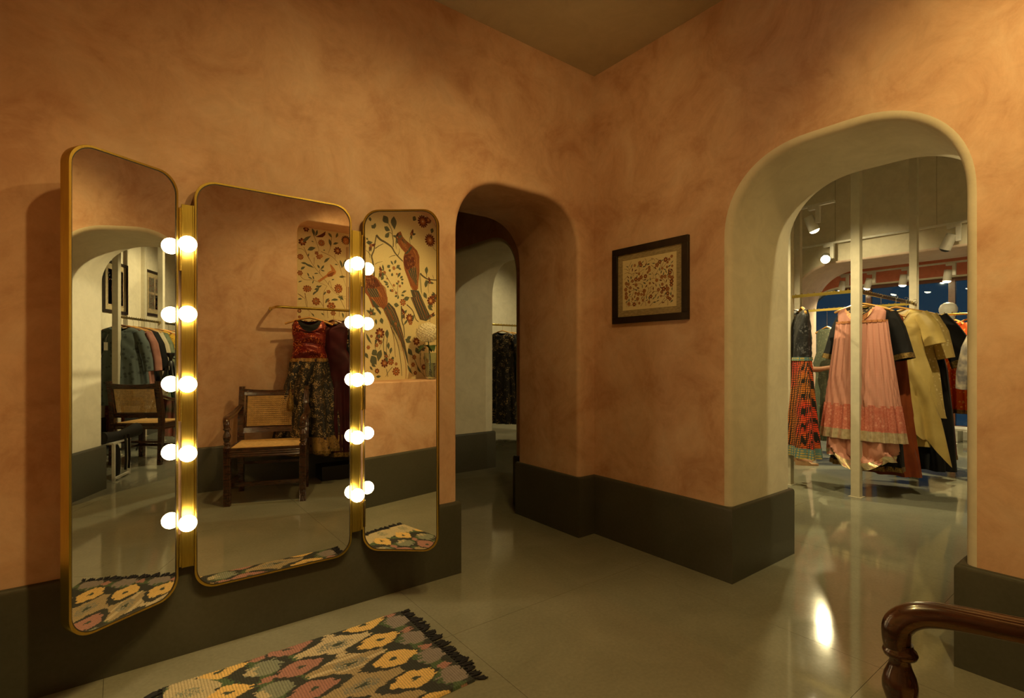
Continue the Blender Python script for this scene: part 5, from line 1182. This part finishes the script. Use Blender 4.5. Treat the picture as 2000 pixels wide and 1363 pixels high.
# ------------------------------------------------------------------ the assistant behind the clothes
def skinned(name, verts, edges, radii, m_, parent, sub=2):
    me = bpy.data.meshes.new(name); bm = bmesh.new(); ly = bm.verts.layers.skin.verify(); bv = [bm.verts.new(v) for v in verts]
    for a, b_ in edges: bm.edges.new((bv[a], bv[b_]))
    for i, r_ in enumerate(radii): bv[i][ly].radius = r_ if isinstance(r_, tuple) else (r_, r_)
    bv[0][ly].use_root = True; bm.to_mesh(me); bm.free()
    o = bpy.data.objects.new(name, me); C.objects.link(o)
    sk = o.modifiers.new('skin', 'SKIN'); sk.use_smooth_shade = True
    s_ = o.modifiers.new('sub', 'SUBSURF'); s_.levels = sub; s_.render_levels = sub
    me.materials.append(m_); o.parent = parent; return o
ps = thing('person', 'person in a red top and olive trousers behind the orange skirt, one arm reaching right', 'person', (6.20, 2.71, 0), R(-50))
# local +x = the way the person faces (towards the pink dress)
V = [(0, 0, .92), (.0, 0, 1.05), (.02, 0, 1.22), (.03, 0, 1.36), (.0, 0, 1.43), (-.02, 0, 1.50), (-.02, 0, 1.58), (-.025, 0, 1.66),
     (.03, .17, 1.36), (.08, .22, 1.20), (.12, .21, 1.08), (.27, .16, 1.07), (.37, .13, 1.095), (.41, .12, 1.10),
     (.03, -.17, 1.36), (-.01, -.22, 1.20), (-.03, -.23, 1.08), (-.05, -.235, .94), (-.04, -.235, .84), (-.03, -.235, .80),
     (0, .09, .88), (.02, .10, .50), (-.01, .11, .10), (.02, .11, .05), (.14, .12, .028),
     (0, -.09, .88), (.02, -.10, .50), (-.03, -.11, .10), (.0, -.11, .05), (.12, -.12, .028)]
E_ = [(0, 1), (1, 2), (2, 3), (3, 4), (4, 5), (5, 6), (6, 7), (3, 8), (8, 9), (9, 10), (10, 11), (11, 12), (12, 13), (3, 14), (14, 15), (15, 16), (16, 17), (17, 18), (18, 19), (0, 20), (20, 21), (21, 22), (22, 23), (23, 24), (0, 25), (25, 26), (26, 27), (27, 28), (28, 29)]
Rr = [(.13, .11), (.12, .10), (.12, .10), (.10, .09), .05, .05, (.085, .075), (.07, .065), .055, .046, .042, .034, .026, (.032, .016), .055, .046, .042, .034, .026, (.032, .016), .085, .055, .036, .036, (.036, .022), .085, .055, .036, .036, (.036, .022)]
body = skinned('body', V, E_, Rr, M['skin'], ps)
for base, dirn in (((.42, .12, 1.10), (1, -.2, .05)), ((-.03, -.235, .79), (.15, 0, -1))):
    dv = Vector(dirn).normalized(); sd = Vector((0, 0, 1)) if abs(dv.z) < .5 else Vector((1, 0, 0)); sd = (sd - sd.dot(dv) * dv).normalized(); nn = dv.cross(sd)
    for k, (off, ln) in enumerate(((-.024, .055), (-.008, .068), (.008, .072), (.023, .066), (.034, .0))):
        if k < 4: vs = [Vector(base) + sd * off, Vector(base) + sd * off + dv * ln * .55 + nn * .004, Vector(base) + sd * off + dv * ln * .95 + nn * .018]
        else: vs = [Vector(base) + sd * .026 - dv * .03, Vector(base) + sd * .044 + dv * .0 + nn * .012, Vector(base) + sd * .048 + dv * .028 + nn * .022]
        skinned('thumb' if k == 4 else 'finger', [tuple(v) for v in vs], [(0, 1), (1, 2)], [.0095, .0085, .007], M['skin'], body, 1)
q = MB(); q.lathe([(.0, 1.765), (.05, 1.755), (.085, 1.72), (.098, 1.66), (.094, 1.60), (.085, 1.54), (.07, 1.50)], at=(-.04, 0, 0), n=24); q.v = [(x - (.02 if z < 1.64 else 0), y * .9, z) for x, y, z in q.v]; q.build('hair', M['hair'], ps, 60)
q = MB(); q.tube([(.050, 0, 1.60), (.073, 0, 1.575), (.055, 0, 1.565)], [.008, .012, .009], 8); q.build('nose', M['skin'], ps, 60)
for y in (-.032, .032):
    q = MB(); q.lathe([(0, -.009), (.007, -.006), (.010, 0), (.007, .006), (0, .009)], at=(.043, y, 1.608), n=10, axis='X'); q.build('eye', M['white'], ps, 60)
q = MB(); q.tube([(.047, -.022, 1.545), (.055, 0, 1.543), (.047, .022, 1.545)], [.004, .006, .004], 8); q.build('mouth', G['coral'], ps, 60)
q = MB(); q.loft(shell([(1.43, .075, .07, 0, 3, .03), (1.40, .16, .1, .002, 4, .03), (1.36, .20, .115, .003, 5, .03), (1.2, .17, .125, .004, 5, .02), (1.05, .16, .13, .006, 6, 0), (.80, .21, .16, .012, 7, 0)]), cap=False)
q.v = [(y * 1.0, x, z) for x, y, z in q.v]; q.build('top', cl('red_pink_cotton', (.66, .06, .08), (.55, .04, .07), 'noise', 7, .7), ps, 60)
for s_, pts in ((1, [(.03, .15, 1.38), (.08, .22, 1.20), (.12, .21, 1.09), (.17, .195, 1.07)]), (-1, [(.03, -.15, 1.38), (-.01, -.22, 1.20), (.0, -.23, 1.07)])):
    q = MB(); q.tube(pts, [.072, .062, .056, .052][:len(pts)], 18, cap=False); q.build('sleeve', bpy.data.materials['red_pink_cotton'], ps, 60)
tm = cl('olive_brown_cotton', (.22, .17, .05), (.16, .12, .04), 'noise', 7, .7)
for y in (-.1, .1):
    q = MB(); q.tube([(0, y * .9, .92), (.02, y, .5), (-.02, y * 1.1, .12)], [(.115, .10), (.085, .08), (.065, .06)], 20, cap=False); q.build('trouser_leg', tm, ps, 60)
    q = MB(); q.loft([[Vector((x0 + .12 * cos(2 * pi * k / 20) * 1.0, y * 1.15 + .042 * sin(2 * pi * k / 20) * (1 + .15 * cos(2 * pi * k / 20)), z + (.03 if cos(2 * pi * k / 20) < 0 else 0) * hz)) for k in range(20)] for x0, z, hz in ((.06, .0, 0), (.06, .012, .5), (.06, .022, .9))])
    q.build('sandal', plain('tan_leather', (.35, .20, .10), .5), ps, 40)

# ------------------------------------------------------------------ groups of alike things
for o in list(C.objects):
    if o.parent or 'category' not in o or 'group' in o: continue
    x, y = o.location.x, o.location.y; c = o['category']
    where = ('on the wall rail' if x < 2.6 else 'on the far rail beyond the doorway' if y > 5 else 'on the side rail' if y < -.2 else 'on the rounded brass rack' if (6.9 < x < 7.5 and y < 2) else 'on the front rail' if (x > 5 and abs(y - 1.7) < .12) else 'on the shop rails')
    if c in ('dress', 'tunic', 'jacket'): o['group'] = 'clothes ' + where
    elif c == 'hanger': o['group'] = 'hangers ' + where
    elif c == 'post': o['group'] = 'white posts of the clothes frames'
    elif c == 'spotlight': o['group'] = 'track spotlights'
    elif c == 'light track': o['group'] = 'light tracks'
    elif c == 'clothes rail': o['group'] = 'brass clothes rails'
    elif c == 'clothes rack': o['group'] = 'brass clothes racks'
    elif c == 'chair': o['group'] = 'cane armchairs'
    elif c == 'skirt': o['group'] = 'long skirts behind the shop armchair'
    elif c == 'picture': o['group'] = 'framed prints'
    elif c == 'wallpaper': o['group'] = 'niche wallpapers'
